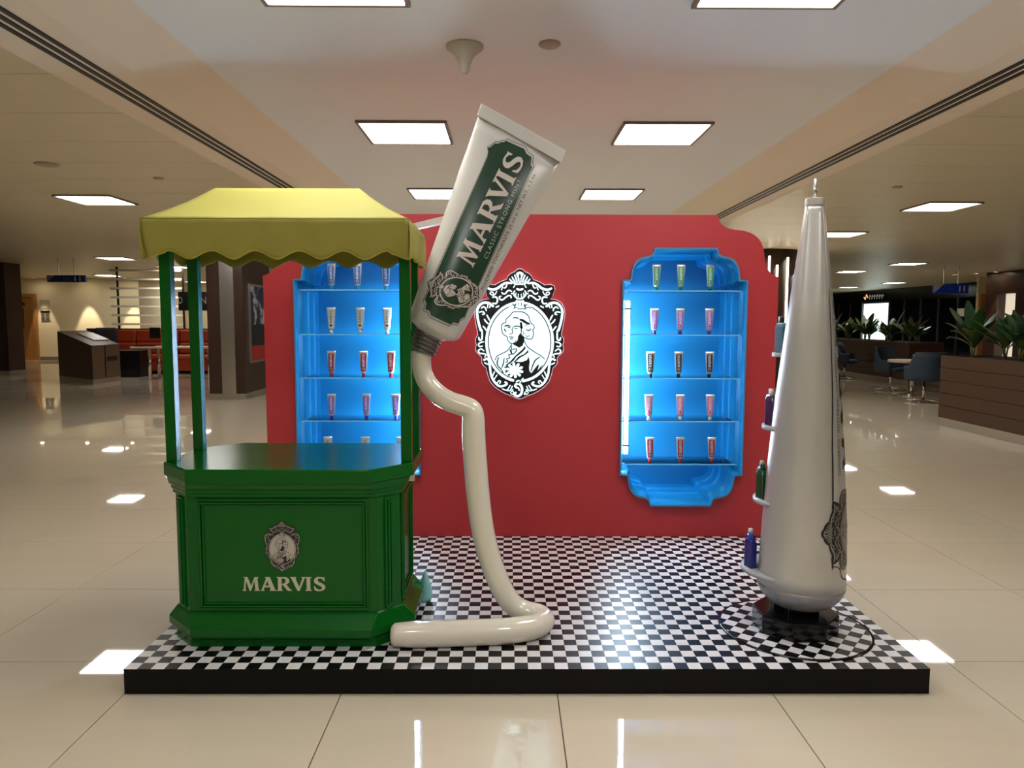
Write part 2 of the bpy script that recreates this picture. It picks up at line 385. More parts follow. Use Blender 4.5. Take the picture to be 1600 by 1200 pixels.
# ceiling
c = MB(); c.box(-19, 17.5, YB, 40, ZC+.06, ZC+.2); ceil_ = c.build('ceiling', CEILP); tag(ceil_, kind='structure')
for sgn, x0, x1 in ((-1, -19, XC-2.71), (1, XC+2.71, 17.5)):
    y = YB; k = 0
    pm = MB(); pm.box(x0, x1, 0, .78, 0, .05); pme = pm.mesh('ceiling_panel', CEILP)
    while y < 39.3:
        place('ceiling_panel', pme, ceil_, (0, y, ZC)); y += .786
cc = MB(); cc.box(XC-1.88, XC+1.88, YB, 40, ZC+.02, ZC+.06); cc.build('central_plaster', CEILM, ceil_)
for s in (-1, 1):
    b = MB()
    P = [(XC+s*1.88, ZC+.02), (XC+s*2.25, ZC-.045), (XC+s*2.71, ZC-.045), (XC+s*2.71, ZC+.06), (XC+s*1.88, ZC+.06)]
    b.rings([[(x, YB, z) for x, z in P], [(x, 40, z) for x, z in P]]); b.build('ceiling_band', BAND, ceil_)
    v = thing('linear_air_slot', 'long triple black air slot in the ceiling to the %s of the central bay' % ('left' if s < 0 else 'right'), 'air vent', (0, 0, 0), group='linear ceiling air slots')
    for k in range(3):
        q = MB(); x = XC+s*(2.40+.058*k); q.box(x-.014, x+.014, YB, 22, ZC-.052, ZC-.0455); q.build('slot', BLACKM, v)

# walls
def wall(name, m, *boxes):
    b = MB()
    for bx in boxes: b.box(*bx)
    return tag(b.build(name, m), kind='structure')
wall('wall_left', CREAM, (-19.2, -19, YB, 40, 0, ZC+.06))
wall('wall_right', WALNUT, (17.5, 17.7, YB, 40, 0, ZC+.06))
wall('wall_front', CREAM, (-19.2, 17.7, YB-.2, YB, 0, ZC+.06))
wb = wall('wall_back', CREAM, (-19, -12.5, 22.3, 22.5, 0, ZC), (-12.7, -12.5, 22.5, 26, 0, ZC), (-12.5, 3, 26, 26.2, 0, ZC))
wall('wall_far', WALNUT, (3, 17.5, 39.6, 39.8, 0, ZC))
for nm, bx in (('baseboard_left', (-15.9, -12.48, 22.27, 22.3, 0, .12)), ('baseboard_back', (-12.5, 3, 25.97, 26, 0, .12))):
    b = MB(); b.box(*bx); tag(b.build(nm, mat('grey_skirting', srgb(120, 112, 100), .3)), kind='structure')
# left wood portal
b = MB(); b.box(-12.65, -12.3, 15.4, 16.0, .12, ZC); b.box(-16.5, -12.65, 15.5, 16.0, 2.12, ZC); b.build('wall_portal', WALNUT)['kind'] = 'structure'
b = MB(); b.box(-12.66, -12.29, 15.39, 16.01, 0, .12); b.build('baseboard_portal', STEEL)['kind'] = 'structure'
b = MB(); b.box(-17, -13.75, 17.6, 17.7, 0, 2.12); b.build('wall_niche_left', CREAM)['kind'] = 'structure'
b = MB(); b.box(-17, -13.75, 17.57, 17.6, 0, .12); b.build('baseboard_niche', STEEL)['kind'] = 'structure'
# door left
def door(name, x0, x1, y, parent_y=-1):
    d = thing(name, None, None, (0, 0, 0), kind='structure')
    m = MB(); m.box(x0, x1, y-.05, y, 0, 2.12); m.build('door_leaf', OAK, d)
    for a in ((x0-.12, x0, 2.24), (x1, x1+.12, 2.24)):
        m = MB(); m.box(a[0], a[1], y-.09, y, 0, a[2]); m.build('door_frame', OAK, d)
    m = MB(); m.box(x0, x1, y-.09, y, 2.12, 2.24); m.build('door_frame', OAK, d)
    m = MB(); m.box(x0+.28, x0+.5, y-.055, y-.05, 1.1, 1.75); m.build('door_glass', mat('door_glass_grey', srgb(70, 80, 84), .1), d)
    m = MB(); m.box(x0+.12, x0+.55, y-.058, y-.05, 1.83, 1.96); m.build('door_plate', mat('door_plate', srgb(60, 50, 30), .4), d)
    return d
door('door_1', -16.86, -16.04, 22.3)
# wood column with steel strip, left
b = MB(); b.box(-5.28, -4.66, 10.15, 11.6, .1, ZC-.04); colL = b.build('wall_column', WALNUT); colL['kind'] = 'structure'
b = MB(); b.box(-5.05, -4.81, 10.13, 10.15, 0, ZC-.04); b.build('steel_strip', STEEL, colL)
b = MB(); b.box(-5.29, -4.65, 10.14, 11.61, 0, .1); b.build('baseboard_column', STEEL, colL)
pt = thing('wall_poster', 'framed poster of blue sky and clouds with red foot on wood column', 'poster')
m = MB(); m.box(-4.66, -4.63, 10.42, 11.2, .62, 2.02); m.build('frame', STEEL, pt)
sky = bpy.data.materials.new('poster_print'); sky.use_nodes = True; nt = sky.node_tree; B = nt.nodes['Principled BSDF']
tc = nt.nodes.new('ShaderNodeTexCoord'); n = nt.nodes.new('ShaderNodeTexNoise'); n.inputs['Scale'].default_value = 4; n.inputs['Detail'].default_value = 4
cr = nt.nodes.new('ShaderNodeValToRGB'); cr.color_ramp.elements[0].position = .5; cr.color_ramp.elements[0].color = srgb(24, 50, 92); cr.color_ramp.elements[1].position = .6; cr.color_ramp.elements[1].color = srgb(200, 205, 215)
nt.links.new(tc.outputs['Object'], n.inputs['Vector']); nt.links.new(n.outputs['Fac'], cr.inputs[0]); nt.links.new(cr.outputs[0], B.inputs['Base Color'])
m = MB(); m.box(-4.63, -4.625, 10.46, 11.16, 1.3, 1.98); m.build('sky_print', sky, pt)
m = MB(); m.box(-4.63, -4.625, 10.46, 11.16, .92, 1.3); m.build('dark_print', mat('poster_dark', srgb(26, 28, 34), .4), pt)
m = MB(); m.box(-4.63, -4.625, 10.46, 11.16, .66, .92); m.build('red_print', mat('poster_red', srgb(170, 26, 34), .4), pt)
# right side walls
rb = MB(); rb.box(13.5, 13.8, 10, 17.05, .1, ZC); rb.box(13.5, 13.8, 17.05, 17.8, 2.15, ZC); rb.box(13.5, 13.8, 17.8, 18.3, .1, ZC); rb.box(13.5, 13.8, 17.05, 17.8, .1, .35)
rb.build('wall_wood_right', WALNUT)['kind'] = 'structure'
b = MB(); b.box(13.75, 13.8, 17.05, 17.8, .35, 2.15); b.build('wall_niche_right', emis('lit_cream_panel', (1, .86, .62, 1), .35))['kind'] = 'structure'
b = MB(); b.box(14.7, 17.5, 20.5, 20.6, 0, ZC); b.build('wall_cream_right', CREAM)['kind'] = 'structure'
door('door_2', 14.86, 15.45, 20.5)
# dark glazed shop fronts
DG = mat('dark_shop_glass', (.004, .004, .006, 1), .04, spec=.7)
sh = thing('wall_shopfront', None, None, kind='structure')
m = MB(); m.box(16.2, 16.3, 20.6, 39.5, 2.25, ZC); m.build('fascia', mat('shop_fascia', srgb(16, 15, 18), .2), sh)
yy = 20.35
while yy < 39:
    if not (28.6 < yy < 30.2):
        m = MB(); m.box(16.22, 16.26, yy+.03, yy+1.17, 0, 2.25); m.build('shop_pane', DG, sh)
    if abs(yy-29.95) > .1: m = MB(); m.box(16.17, 16.27, yy-.03, yy+.03, 0, 2.25); m.build('mullion', mat('shop_mullion', srgb(58, 56, 58), .3), sh)
    yy += 1.2
m = MB(); m.box(16.25, 16.27, 28.79, 31.1, 0, 2.17); m.build('lit_pane', emis('lit_shop_pane', (.8, 1, .93, 1), 1.0), sh)
m = MB(); m.box(16.3, 17.5, 20.6, 39.5, 0, ZC); m.build('shop_dark', BLACKM, sh)
m = MB(); m.box(16.12, 16.17, 29.6, 29.66, .9, 1.3); m.build('door_pull', STEEL, sh)
sg = thing('shop_sign', 'small dim orange and grey sign above the bright white shop door', 'sign')
SGO, SGG = emis('dim_orange', (1, .45, .12, 1), .5), emis('dim_grey', (.5, .45, .45, 1), .25)
sgm = lambda x, y, l: Vector((16.19, 31.0-x, 2.36+y))
a = Art(); a.ribbon([(0,.1),(.12,.02),(.2,.22),(.32,.1)], .06, 0); a.build('mark', [SGO], sgm, sg)
for k in range(6):
    a = Art(); a.ribbon([(.5+k*.22,.02),(.5+k*.22,.2),(.62+k*.22,.12)], .035, 0, 0, 1); a.build('letter', [SGG], sgm, sg)
pp = MB(); pp.box(16.12, 16.16, 23.35, 23.85, 1.57, 1.85); tag(pp.build('wall_notice', mat('paper', srgb(210, 205, 190), .6)), 'white paper notice on the dark shop glass near the oak door', 'notice')

# ceiling lights
def ceil_light():
    t = thing('ceiling_light', 'x', 'ceiling light', group='square ceiling lights')
    m = MB()
    for bx in ((-.32,.32,-.32,-.3),(-.32,.32,.3,.32),(-.32,-.3,-.3,.3),(.3,.32,-.3,.3)): m.box(bx[0],bx[1],bx[2],bx[3],-.008,.012)
    m.build('frame', mat('light_frame', srgb(120, 108, 96), .4), t)
    m = MB(); m.box(-.3, .3, -.3, .3, .0, .01); m.build('diffuser', PANELM, t)
    return t
l0 = ceil_light(); first = True
ORD = ['nearest', 'second', 'third', 'fourth', 'fifth', 'sixth']
spots = []
for k, y in enumerate((.43, 2.97, 5.6)):
    spots += [(-.83, y, ZC+.01, '%s lit square ceiling panel from the camera, left row of the central bay' % ORD[k]),
              (1.05, y, ZC+.01, '%s lit square ceiling panel from the camera, right row of the central bay' % ORD[k])]
for k, (x, y) in enumerate(((-4.8, 5.97), (-8.9, 14.1), (-8.8, 16.75), (-12.6, 20.6), (-11.4, 24.3))):
    spots.append((x, y, ZC-.012, '%s lit square ceiling panel from the camera in the left hall' % ORD[k]))
for k, (x, y) in enumerate(((5.08, 6.25), (5.15, 9.1), (9.46, 15.0), (9.4, 17.8), (13.7, 23.7), (13.7, 27.2))):
    spots.append((x, y, ZC-.012, '%s lit square ceiling panel from the camera in the right hall' % ORD[k]))
fill_panels = [(-.83, -2.3), (1.05, -2.3), (-.83, 8.3), (1.05, 8.3), (-4.8, 0.6), (5.08, 0.6), (-4.8, -3.5), (5.08, -3.5), (1.05, 13.5), (5.15, 19), (-4.8, 9.0), (-4.8, 14.5), (.1, 19)]  # unseen extra panels, added to light the hall
for x, y in fill_panels: spots.append((x, y, ZC+.01 if abs(x) < 2 else ZC-.012, 'added unseen square ceiling panel lighting the hall, behind the red wall or out of view'))
for x, y, z, lab in spots:
    if first: l0.location = (x, y, z); l0['label'] = lab; first = False
    else: dup(l0, (x, y, z), 0, lab)
# recessed downlights with washes on the cream wall
dl = thing('downlight', 'x', 'downlight', group='small round downlights')
m = MB(); m.smooth = True; m.lathe([(.07, -.01), (.09, -.01), (.09, .02), (.07, .02)], n=20, cap0=False, cap1=False); m.build('trim_ring', STEEL, dl)
m = MB(); m.lathe([(.068, .0), (.068, .01)], n=20); m.build('lamp', emis('downlight_lamp', (1, .85, .6, 1), 30), dl)
dls = [(-15.68, 21.8, 'small downlight lit above the cream wall beside the hanging blue sign'), (-14.18, 21.8, 'second small downlight washing the cream wall, right of the blue sign'),
       (-12.67, 21.8, 'small downlight washing the wall behind the white slat screen'), (-10.2, 25.4, 'small downlight above the black letter sign behind the cart posts'),
       (12.9, 18.8, 'left of three small downlights by the right wood wall'), (13.2, 18.3, 'middle one of three small downlights by the right wood wall'), (13.3, 17.6, 'right of three small downlights by the right wood wall')]
for k, (x, y, lab) in enumerate(dls):
    if k == 0: d = dl; d.location = (x, y, ZC-.01); d['label'] = lab
    else: d = dup(dl, (x, y, ZC-.01), 0, lab)
    if k < 4:
        ld = bpy.data.lights.new('spot', 'SPOT'); ld.energy = 70; ld.color = (1, .82, .58); ld.spot_size = .62; ld.spot_blend = .4; ld.shadow_soft_size = .04
        lo = bpy.data.objects.new('spot', ld); COL.objects.link(lo); lo.parent = d; lo.location = (0, 0, -.03); lo.rotation_euler = (.2, 0, 0)
# ceiling fittings
sd = MB(); sd.smooth = True; sd.lathe([(.095, 0), (.095, -.012), (.07, -.03), (.045, -.055), (.03, -.09), (.026, -.12), (.014, -.135)], n=28)
tag(sd.build('ceiling_speaker', mat('off_white_plastic', srgb(190, 184, 170), .4), None, (-.3, 1.25, ZC+.02)), 'white bell shaped fitting hanging from the central ceiling', 'ceiling fitting')
for (x, y, z, r, lab) in ((.13, 1.21, ZC+.02, .055, 'round white ceiling disc right of the bell shaped fitting'), (-4.17, 4.05, ZC, .1, 'larger round disc in the left ceiling, near the corner'),
                       (-3.48, 4.68, ZC, .05, 'small round disc in the left ceiling above the awning'), (3.9, 5.0, ZC, .05, 'small round disc in the right ceiling beyond the silver tube tip')):
    q = MB(); q.smooth = True; q.lathe([(r, 0), (r, -.008), (r*.8, -.016)], n=24)
    tag(q.build('ceiling_disc', mat('disc_plastic', srgb(168, 150, 130), .5), None, (x, y, z)), lab, 'ceiling disc')

# ================================================================== PLATFORM
ZP = .0979; PD = 1.679
plat = thing('display_platform', 'low black display platform topped with small black and white checker tiles', 'platform')
m = MB(); m.box(-1.5, 1.5, .006, PD, .0, ZP-.006); m.build('deck', PLATB, plat)
for k in range(3):
    m = MB(); m.box(-1.5+k+.001, -.5+k-.001, 0, .006, .002, ZP-.001); m.build('front_panel', PLATB, plat)
T_ = .05; g = .0004
tme = []
for mm in (TILEW, TILEB):
    m = MB(); m.box(g, T_-g, g, T_-g, -.006, 0); tme.append(m.mesh('tile', mm))
for j in range(5):
    for i in range(60): place('tile', tme[(i+j) % 2], plat, (-1.5+i*T_, j*T_, ZP))
m = MB()
for j in range(5, 34):
    for i in range(60):
        m.cur = (i+j) % 2; y1 = min((j+1)*T_, PD-.001)
        m.box(-1.5+i*T_+g, -1.5+(i+1)*T_-g, j*T_+g, y1-g, ZP-.006, ZP)
tag(m.build('tile_field', [TILEW, TILEB], plat), kind='stuff')
# turned checker disc under the silver tube
DCX, DCY, DR = 1.13, .365, .295
disc = thing('checker_disc', 'round turned patch of checker tiles ringed in black under the silver tube', 'floor disc')
m = MB(); m.smooth = True; m.lathe([(DR+.012, ZP), (DR+.012, ZP+.004), (DR, ZP+.004)], DCX, DCY, 72, True, True); m.build('black_ring', BLKG, disc)
def clip_circle(poly, cx, cy, r):
    n = 72
    for k in range(n):
        a = 2*PI*k/n; nx, ny = math.cos(a), math.sin(a); d = r*math.cos(PI/n); out = []
        for i in range(len(poly)):
            p, q = poly[i], poly[(i+1) % len(poly)]
            dp = (p[0]-cx)*nx+(p[1]-cy)*ny-d; dq = (q[0]-cx)*nx+(q[1]-cy)*ny-d
            if dp <= 0: out.append(p)
            if dp*dq < 0: t = dp/(dp-dq); out.append((p[0]+(q[0]-p[0])*t, p[1]+(q[1]-p[1])*t))
        poly = out
        if len(poly) < 3: return None
    return poly
ca, sa = math.cos(math.radians(-38)), math.sin(math.radians(-38))
for i in range(-7, 7):
    for j in range(-7, 7):
        sq = [((i+a)*T_, (j+b_)*T_) for a, b_ in ((.01,.01),(.99,.01),(.99,.99),(.01,.99))]
        sq = [(DCX+x*ca-y*sa, DCY+x*sa+y*ca) for x, y in sq]
        pl = clip_circle(sq, DCX, DCY, DR)
        if not pl: continue
        m = MB(); m.prism(pl, ZP+.003, ZP+.0055); m.build('tile', (TILEW, TILEB)[(i+j) % 2], disc)

# ================================================================== RED WALL WITH NICHES
WY = 1.68; WD = .44
def qcurve(p0, c, p1, n=8):
    return [((1-t)**2*p0[0]+2*t*(1-t)*c[0]+t*t*p1[0], (1-t)**2*p0[1]+2*t*(1-t)*c[1]+t*t*p1[1]) for t in [k/n for k in range(n+1)]]
def arc(cx, cy, r, a0, a1, n=10):
    return [(cx+r*math.cos(math.radians(a0+(a1-a0)*k/n)), cy+r*math.sin(math.radians(a0+(a1-a0)*k/n))) for k in range(n+1)]
wr = [(1.137, 1.998)] + qcurve((1.14, 1.985), (1.15, 1.925), (1.235, 1.915))[1:] + qcurve((1.26, 1.912), (1.40, 1.90), (1.412, 1.77), 12) + qcurve((1.415, 1.75), (1.43, 1.655), (1.5, 1.643)) + [(1.5, 0)]
wall_poly = wr + [(-x, z) for x, z in wr[::-1]]
NC = (.95, -.955); NZ = 1.048
nr = [(.18, .76)] + qcurve((.185, .745), (.19, .715), (.225, .71)) + qcurve((.23, .71), (.31, .70), (.315, .60), 10) + [(.32, .577), (.364, .574)]
npoly = nr + [(x, -z) for x, z in nr[::-1]] + [(-x, -z) for x, z in nr] + [(-x, z) for x, z in nr[::-1]]
rw = thing('display_wall', 'freestanding red display wall with scalloped corners and two blue niches', 'display wall')
def poly_slab(m, outer, holes, y0, y1):
    loops = [[Vector((x, z, 0)) for x, z in l] for l in [outer]+holes]; tr = tessellate_polygon(loops); allp = [p for l in loops for p in l]
    m.add([(p.x, y0, p.y) for p in allp], [tuple(t) for t in tr]); m.add([(p.x, y1, p.y) for p in allp], [tuple(t[::-1]) for t in tr])
    for l in loops:
        n_ = len(l); m.add([(p.x, y0, p.y) for p in l]+[(p.x, y1, p.y) for p in l], [(i, (i+1) % n_, n_+(i+1) % n_, n_+i) for i in range(n_)])
m = MB(); poly_slab(m, wall_poly, [[(x*.994+c_, z*.995+NZ) for x, z in npoly] for c_ in NC], WY, WY+WD); m.build('panel', REDW, rw)
CAPC = {'green': (20, 120, 70), 'violet': (70, 40, 150), 'black': (20, 20, 22), 'white': (225, 225, 220), 'red': (190, 24, 34), 'blue': (40, 150, 200)}
def niche(cx, side):
    t = thing('display_niche', 'tall blue scalloped display niche with glass shelves %s' % ('right of the portrait emblem' if side > 0 else 'half hidden behind the green cart'), 'display niche', (cx, WY, NZ), group='blue display niches')
    m = MB(); inner = [(x*.975, z*.985) for x, z in npoly]
    # front rim
    m.cur = 0
    out = npoly
    n_ = len(out)
    m.add([(x, -.03, z) for x, z in out]+[(x, -.03, z) for x, z in inner], [(i, (i+1) % n_, n_+(i+1) % n_, n_+i) for i in range(n_)])
    m.cur = 1
    m.add([(x, -.03, z) for x, z in out]+[(x, .0, z) for x, z in out], [((i+1) % n_, i, n_+i, n_+(i+1) % n_) for i in range(n_)])
    m.build('rim', [BLUEE, BLUEP], t)
    m = MB(); dep = .4
    prof = [(1, -.03), (1, .03), (.955, .06), (.95, .17), (.93, .185), (.93, .27), (.91, .29), (.91, dep)]
    rings = [[(x*.975*k, y_, z*.985*(1-(1-k)*.45)) for x, z in npoly] for k, y_ in prof]
    m.rings(rings, False, False); m.build('lining', BLUEP, t)
    m = MB(); m.box(-.36, .36, dep-.012, dep, -.755, .755); m.build('back_panel', BLUEP, t)
    for zs in (.517, .258, .001, -.256, -.515):
        m = MB(); m.cur = 0; m.box(-.33, .33, .03, .30, zs-.006, zs); m.cur = 1; m.box(-.345, .345, .026, .03, zs-.006, zs+.0005)
        shf = m.build('shelf', [GLASS, GLEDGE], t)
        for sx in (-1, 1):
            for yy_ in (.07, .24):
                q = MB(); q.obox((sx*.335, yy_, zs-.006), (.014, 0, 0), (0, .006, 0), (0, 0, .005)); q.build('shelf_pin', STEEL, shf)
    lt = MB(); lx = -side*.315; lt.smooth = True; lt.tube([(lx, .075, -.46), (lx, .075, .455)], .012, 12)
    led = lt.build('led_tube', emis('led_white', (.68, .86, 1, 1), LED_E), t)
    for zz in (-.41, .41):
        q = MB(); q.box(lx-.016, lx+.016, .055, .095, zz-.006, zz+.006); q.build('clip', BLACKM, led)
    return t
for cx, s in ((NC[0], 1), (NC[1], -1)): niche(cx, s)

# emblem sign on the red wall (backlit)
em = make_emblem()
K = .000738; EX, EZ = -.009, 1.307
es = thing('portrait_emblem', 'backlit black and white ornate oval emblem with wigged gentleman portrait', 'emblem sign', (EX, WY, EZ))
m = MB(); ol = [(x*K*1.008, z*K*1.006) for x, z in em.outline]
loops = [[Vector((x, z, 0)) for x, z in ol]]
poly_slab(m, ol, [], -.022, -.004); m.build('glowing_backing', emis('sign_backing', (1, .8, .95, 1), .45), es)
em.build('face', [mat('sign_black', (.008, .009, .012, 1), .3), emis('sign_white', (.58, .9, 1, 1), SIGN_E)], lambda x, y, l: Vector((x*K, -.0232-l*.0006, y*K)), es)

# ================================================================== PRODUCT TUBES
def prod_meshes():
    d = {}
    H0 = .155
    m = MB(); m.smooth = True; R = []
    def ring(hw, hd, z, n=20): return [(hw*math.cos(2*PI*i/n), hd*math.sin(2*PI*i/n), z) for i in range(n)]
    R = [ring(.007, .007, .022), ring(.016, .013, .027), ring(.0185, .0145, .033), ring(.0225, .008, .09), ring(.0262, .0018, .145), ring(.027, .0016, .1552)]
    m.rings(R); d['body'] = m.mesh('body', mat('foil', srgb(205, 205, 208), .28, metal=.6))
    def fy(x, z):
        t = min(1, max(0, (z-.033)/.112)); hw = .0185+.0077*t; hd = .0145*(1-t)+.0018*t
        return -hd*math.sqrt(max(0, 1-(x/hw)**2))-.0005
    for k, c_ in {**CAPC}.items():
        m = MB(); m.smooth = True; m.lathe([(.011, 0), (.0105, .016), (.0085, .024)], n=14)
        d['cap_'+k] = m.mesh('cap', mat('cap_'+k, srgb(*c_), .3))
    return d, fy
PM, pfy = prod_meshes()
LABC = {'green': (46, 158, 104), 'lilac': (160, 108, 196), 'black': (22, 26, 30), 'pink': (206, 116, 160), 'red': (150, 16, 40), 'blue': (24, 96, 176), 'silver': (178, 184, 180), 'purple': (124, 92, 186)}
def label_mesh(col):
    a = Art(); w_, z0, z1 = .0142, .034, .139
    oct_ = [(-w_, z0+.006), (-w_+.004, z0), (w_-.004, z0), (w_, z0+.006), (w_*1.15, z1-.006), (w_*1.15-.004, z1), (-w_*1.15+.004, z1), (-w_*1.15, z1-.006)]
    a.poly([(x*1.04, (z-.087)*1.01+.087) for x, z in oct_], 2, 0)
    a.poly(oct_, 0, 1)
    art_marvis(a, (.0068, .061), (0, .000125), (-.00015, 0), 1, 2)
    a.disc(0, .049, .0085, 1, 2, 14, .007); a.disc(0, .049, .006, 2, 3, 12, .005)
    mt = [mat('product_label_'+col, srgb(*LABC[col]), .35), mat('label_letter', srgb(215, 215, 220), .4) if col != 'silver' else mat('label_letter_dark', srgb(60, 70, 60), .4), INK]
    o = a.build('label', mt, lambda x, z, l: Vector((x, pfy(x, z)-l*.0003, z)), None, step=.012)
    me = o.data; bpy.data.objects.remove(o); return me
LM = {k: label_mesh(k) for k in LABC}
shelfz = [NZ+z for z in (.517, .258, .001, -.256, -.515)]
ordn = ('top', 'second', 'middle', 'fourth', 'bottom')
def product(x, y, z, col, cap, lab, grp, rz=0):
    t = thing('toothpaste_tube', lab, 'toothpaste', (x, y, z+.0008), rz, grp)
    place('body', PM['body'], t); place('cap', PM['cap_'+cap], t); place('label', LM[col], t)
RR = [('green', 'green', (.801, .946, 1.119)), ('lilac', 'violet', (.794, .947, 1.12)), ('black', 'black', (.775, .943, 1.128)), ('pink', 'white', (.770, .958, 1.138)), ('red', 'red', (.781, .964, 1.155))]
LR = [('blue', 'blue', (-1.12, -.966, -.798)), ('silver', 'white', (-1.125, -.953, -.794)), ('red', 'red', (-1.129, -.938, -.775)), ('purple', 'violet', (-1.133, -.925, -.748)), ('silver', 'black', (-1.16, -.935, -.72))]
pos3 = ('left', 'middle', 'right')
for rows, sd_, nm in ((RR, 'right', 'right-hand niche'), (LR, 'left', 'niche behind the cart')):
    for r_, (col, cap, xs) in enumerate(rows):
        for k, x in enumerate(xs):
            lab = 'small %s-labelled toothpaste tube, %s one on the %s shelf, %s' % (col if col != 'silver' else 'pale', pos3[k], ordn[r_], nm)
            product(x, WY+.07, shelfz[r_], col, cap, lab, 'small toothpaste tubes in the %s' % nm, random.uniform(-.12, .12))

# ================================================================== GREEN CART
CX, HW, Y0, Y1, CH = -.962, .504, .15, .775, .152
def octa(ins):
    k = ins*math.tan(PI/8)
    x0, x1, y0, y1 = CX-HW+ins, CX+HW-ins, Y0+ins, Y1-ins; c_ = CH-ins*2+2*k*0+ins*(2-math.sqrt(2))
    return [(x0+c_, y0), (x1-c_, y0), (x1, y0+c_), (x1, y1-c_), (x1-c_, y1), (x0+c_, y1), (x0, y1-c_), (x0, y0+c_)]
cart = thing('market_cart', 'glossy green octagonal market cart with four posts and a chartreuse awning', 'cart')
def octpart(name, prof, bevel=.004, parent=cart):
    m = MB(); m.rings([[(x, y, z) for x, y in octa(i)] for i, z in prof]); return m.build(name, GREENP, parent, bevel=bevel)
octpart('countertop', [(.0, .762), (0, .816)], .005)
octpart('cornice', [(.05, .695), (.042, .70), (.042, .712), (.034, .716), (.034, .728), (.022, .734), (.018, .75), (.012, .7618)], .002)
octpart('body', [(.055, .205), (.055, .70)], .003)
octpart('skirt', [(.05, .235), (.04, .228), (.004, .186), (0, .182), (0, .150), (.02, .142)], .003)
octpart('plinth', [(.036, ZP), (.036, .128), (.026, .134), (.026, .1425)], .003)
O = octa(.055)
for i in range(8):
    p, q = Vector((*O[i], 0)), Vector((*O[(i+1) % 8], 0)); d = (q-p); L = d.length; d.normalize(); nrm = Vector((d.y, -d.x, 0))
    mg = .038 if L > .2 else .03
    z0, z1 = .243, .690
    fr = MB()
    for (g0, g1, hgt) in ((0, .010, .008), (.012, .020, .013), (.022, .030, .006)):
        a0, a1, b0, b1 = mg+g0, L-mg-g0, z0+g0, z1-g0
        wd = g1-g0
        for (s0, s1, t0, t1) in ((a0, a1, b0, b0+wd), (a0, a1, b1-wd, b1), (a0, a0+wd, b0+wd, b1-wd), (a1-wd, a1, b0+wd, b1-wd)):
            c_ = p + d*(s0+s1)/2 + nrm*(hgt/2) + Vector((0, 0, (t0+t1)/2))
            fr.obox(c_, d*(s1-s0)/2, nrm*hgt/2, Vector((0, 0, (t1-t0)/2)))
    fr.build('panel_moulding', GREENP, cart, bevel=.002)
ps = .0215
posts = []
for sx in (-1, 1):
    for y in (Y0+CH+.03, Y1-CH-.035):
        m = MB(); x = CX+sx*(HW-.030); m.box(x-ps, x+ps, y-ps, y+ps, .8155, 1.74); m.build('post', GREENP, cart, bevel=.002)
m = MB(); m.box(CX+HW-.03, CX+HW+.002, Y0+CH+.02, Y0+CH+.034, .735, .7625); m.build('bracket', STEEL, cart)
for y in (Y0+CH+.03, Y1-CH-.035):
    m = MB(); m.box(CX-HW+.05, CX+HW-.05, y-.012, y+.012, 1.71, 1.74); m.build('top_rail', GREENP, cart)
# lettering and emblem on the front panel
letters(cart, (-1.125, .3195), (.000552, 0), (0, .00056), LETC, lambda x, z, l: Vector((x, Y0+.055-.002, z)))
em2 = make_emblem(sw=.5)
em2.build('emblem', [INK, mat('emblem_beige', srgb(196, 190, 180), .45)], lambda x, z, l: Vector((-.964+x*.0002, Y0+.055-.0015-l*.0003, .5005+z*.0002)), cart)
# awning
AX0, AX1, AY0, AY1, AZ = -1.468, -.456, .2, .735, 1.768
aw = thing('awning', 'chartreuse canvas awning with scalloped valance', None); aw.parent = cart
from mathutils import noise as mn
def wrk(p): return .006*mn.noise(Vector(p)*6) + .003*mn.noise(Vector(p)*17)
m = MB(); m.smooth = True
rx0, rx1, ry, rz_ = -1.285, -.69, .46, 1.925
NU, NV = 26, 10
def roof_side(A, Bp, Cp, D):
    vs = []
    for j in range(NV+1):
        for i in range(NU+1):
            u, v = i/NU, j/NV
            e = Vector(A).lerp(Vector(Bp), u); t = Vector(D).lerp(Vector(Cp), u); p = e.lerp(t, v)
            p.z -= .018*math.sin(PI*v)*(.6+.4*math.sin(PI*u)); k = math.sin(PI*v)*min(1, 4*u*(1-u)+.1)
            p.z += wrk(p)*k*1.6; vs.append(p)
    m.add(vs, [(j*(NU+1)+i, j*(NU+1)+i+1, (j+1)*(NU+1)+i+1, (j+1)*(NU+1)+i) for j in range(NV) for i in range(NU)])
c0, c1, c2_, c3_ = (AX0, AY0, AZ), (AX1, AY0, AZ), (AX1, AY1, AZ), (AX0, AY1, AZ)
r0, r1 = (rx0, ry, rz_), (rx1, ry, rz_)
roof_side(c0, c1, r1, r0); roof_side(c1, c2_, r1, r1); roof_side(c2_, c3_, r0, r1); roof_side(c3_, c0, r0, r0)
ob = m.build('canopy', AWN, aw); so = ob.modifiers.new('thick', 'SOLIDIFY'); so.thickness = .003; so.offset = 1
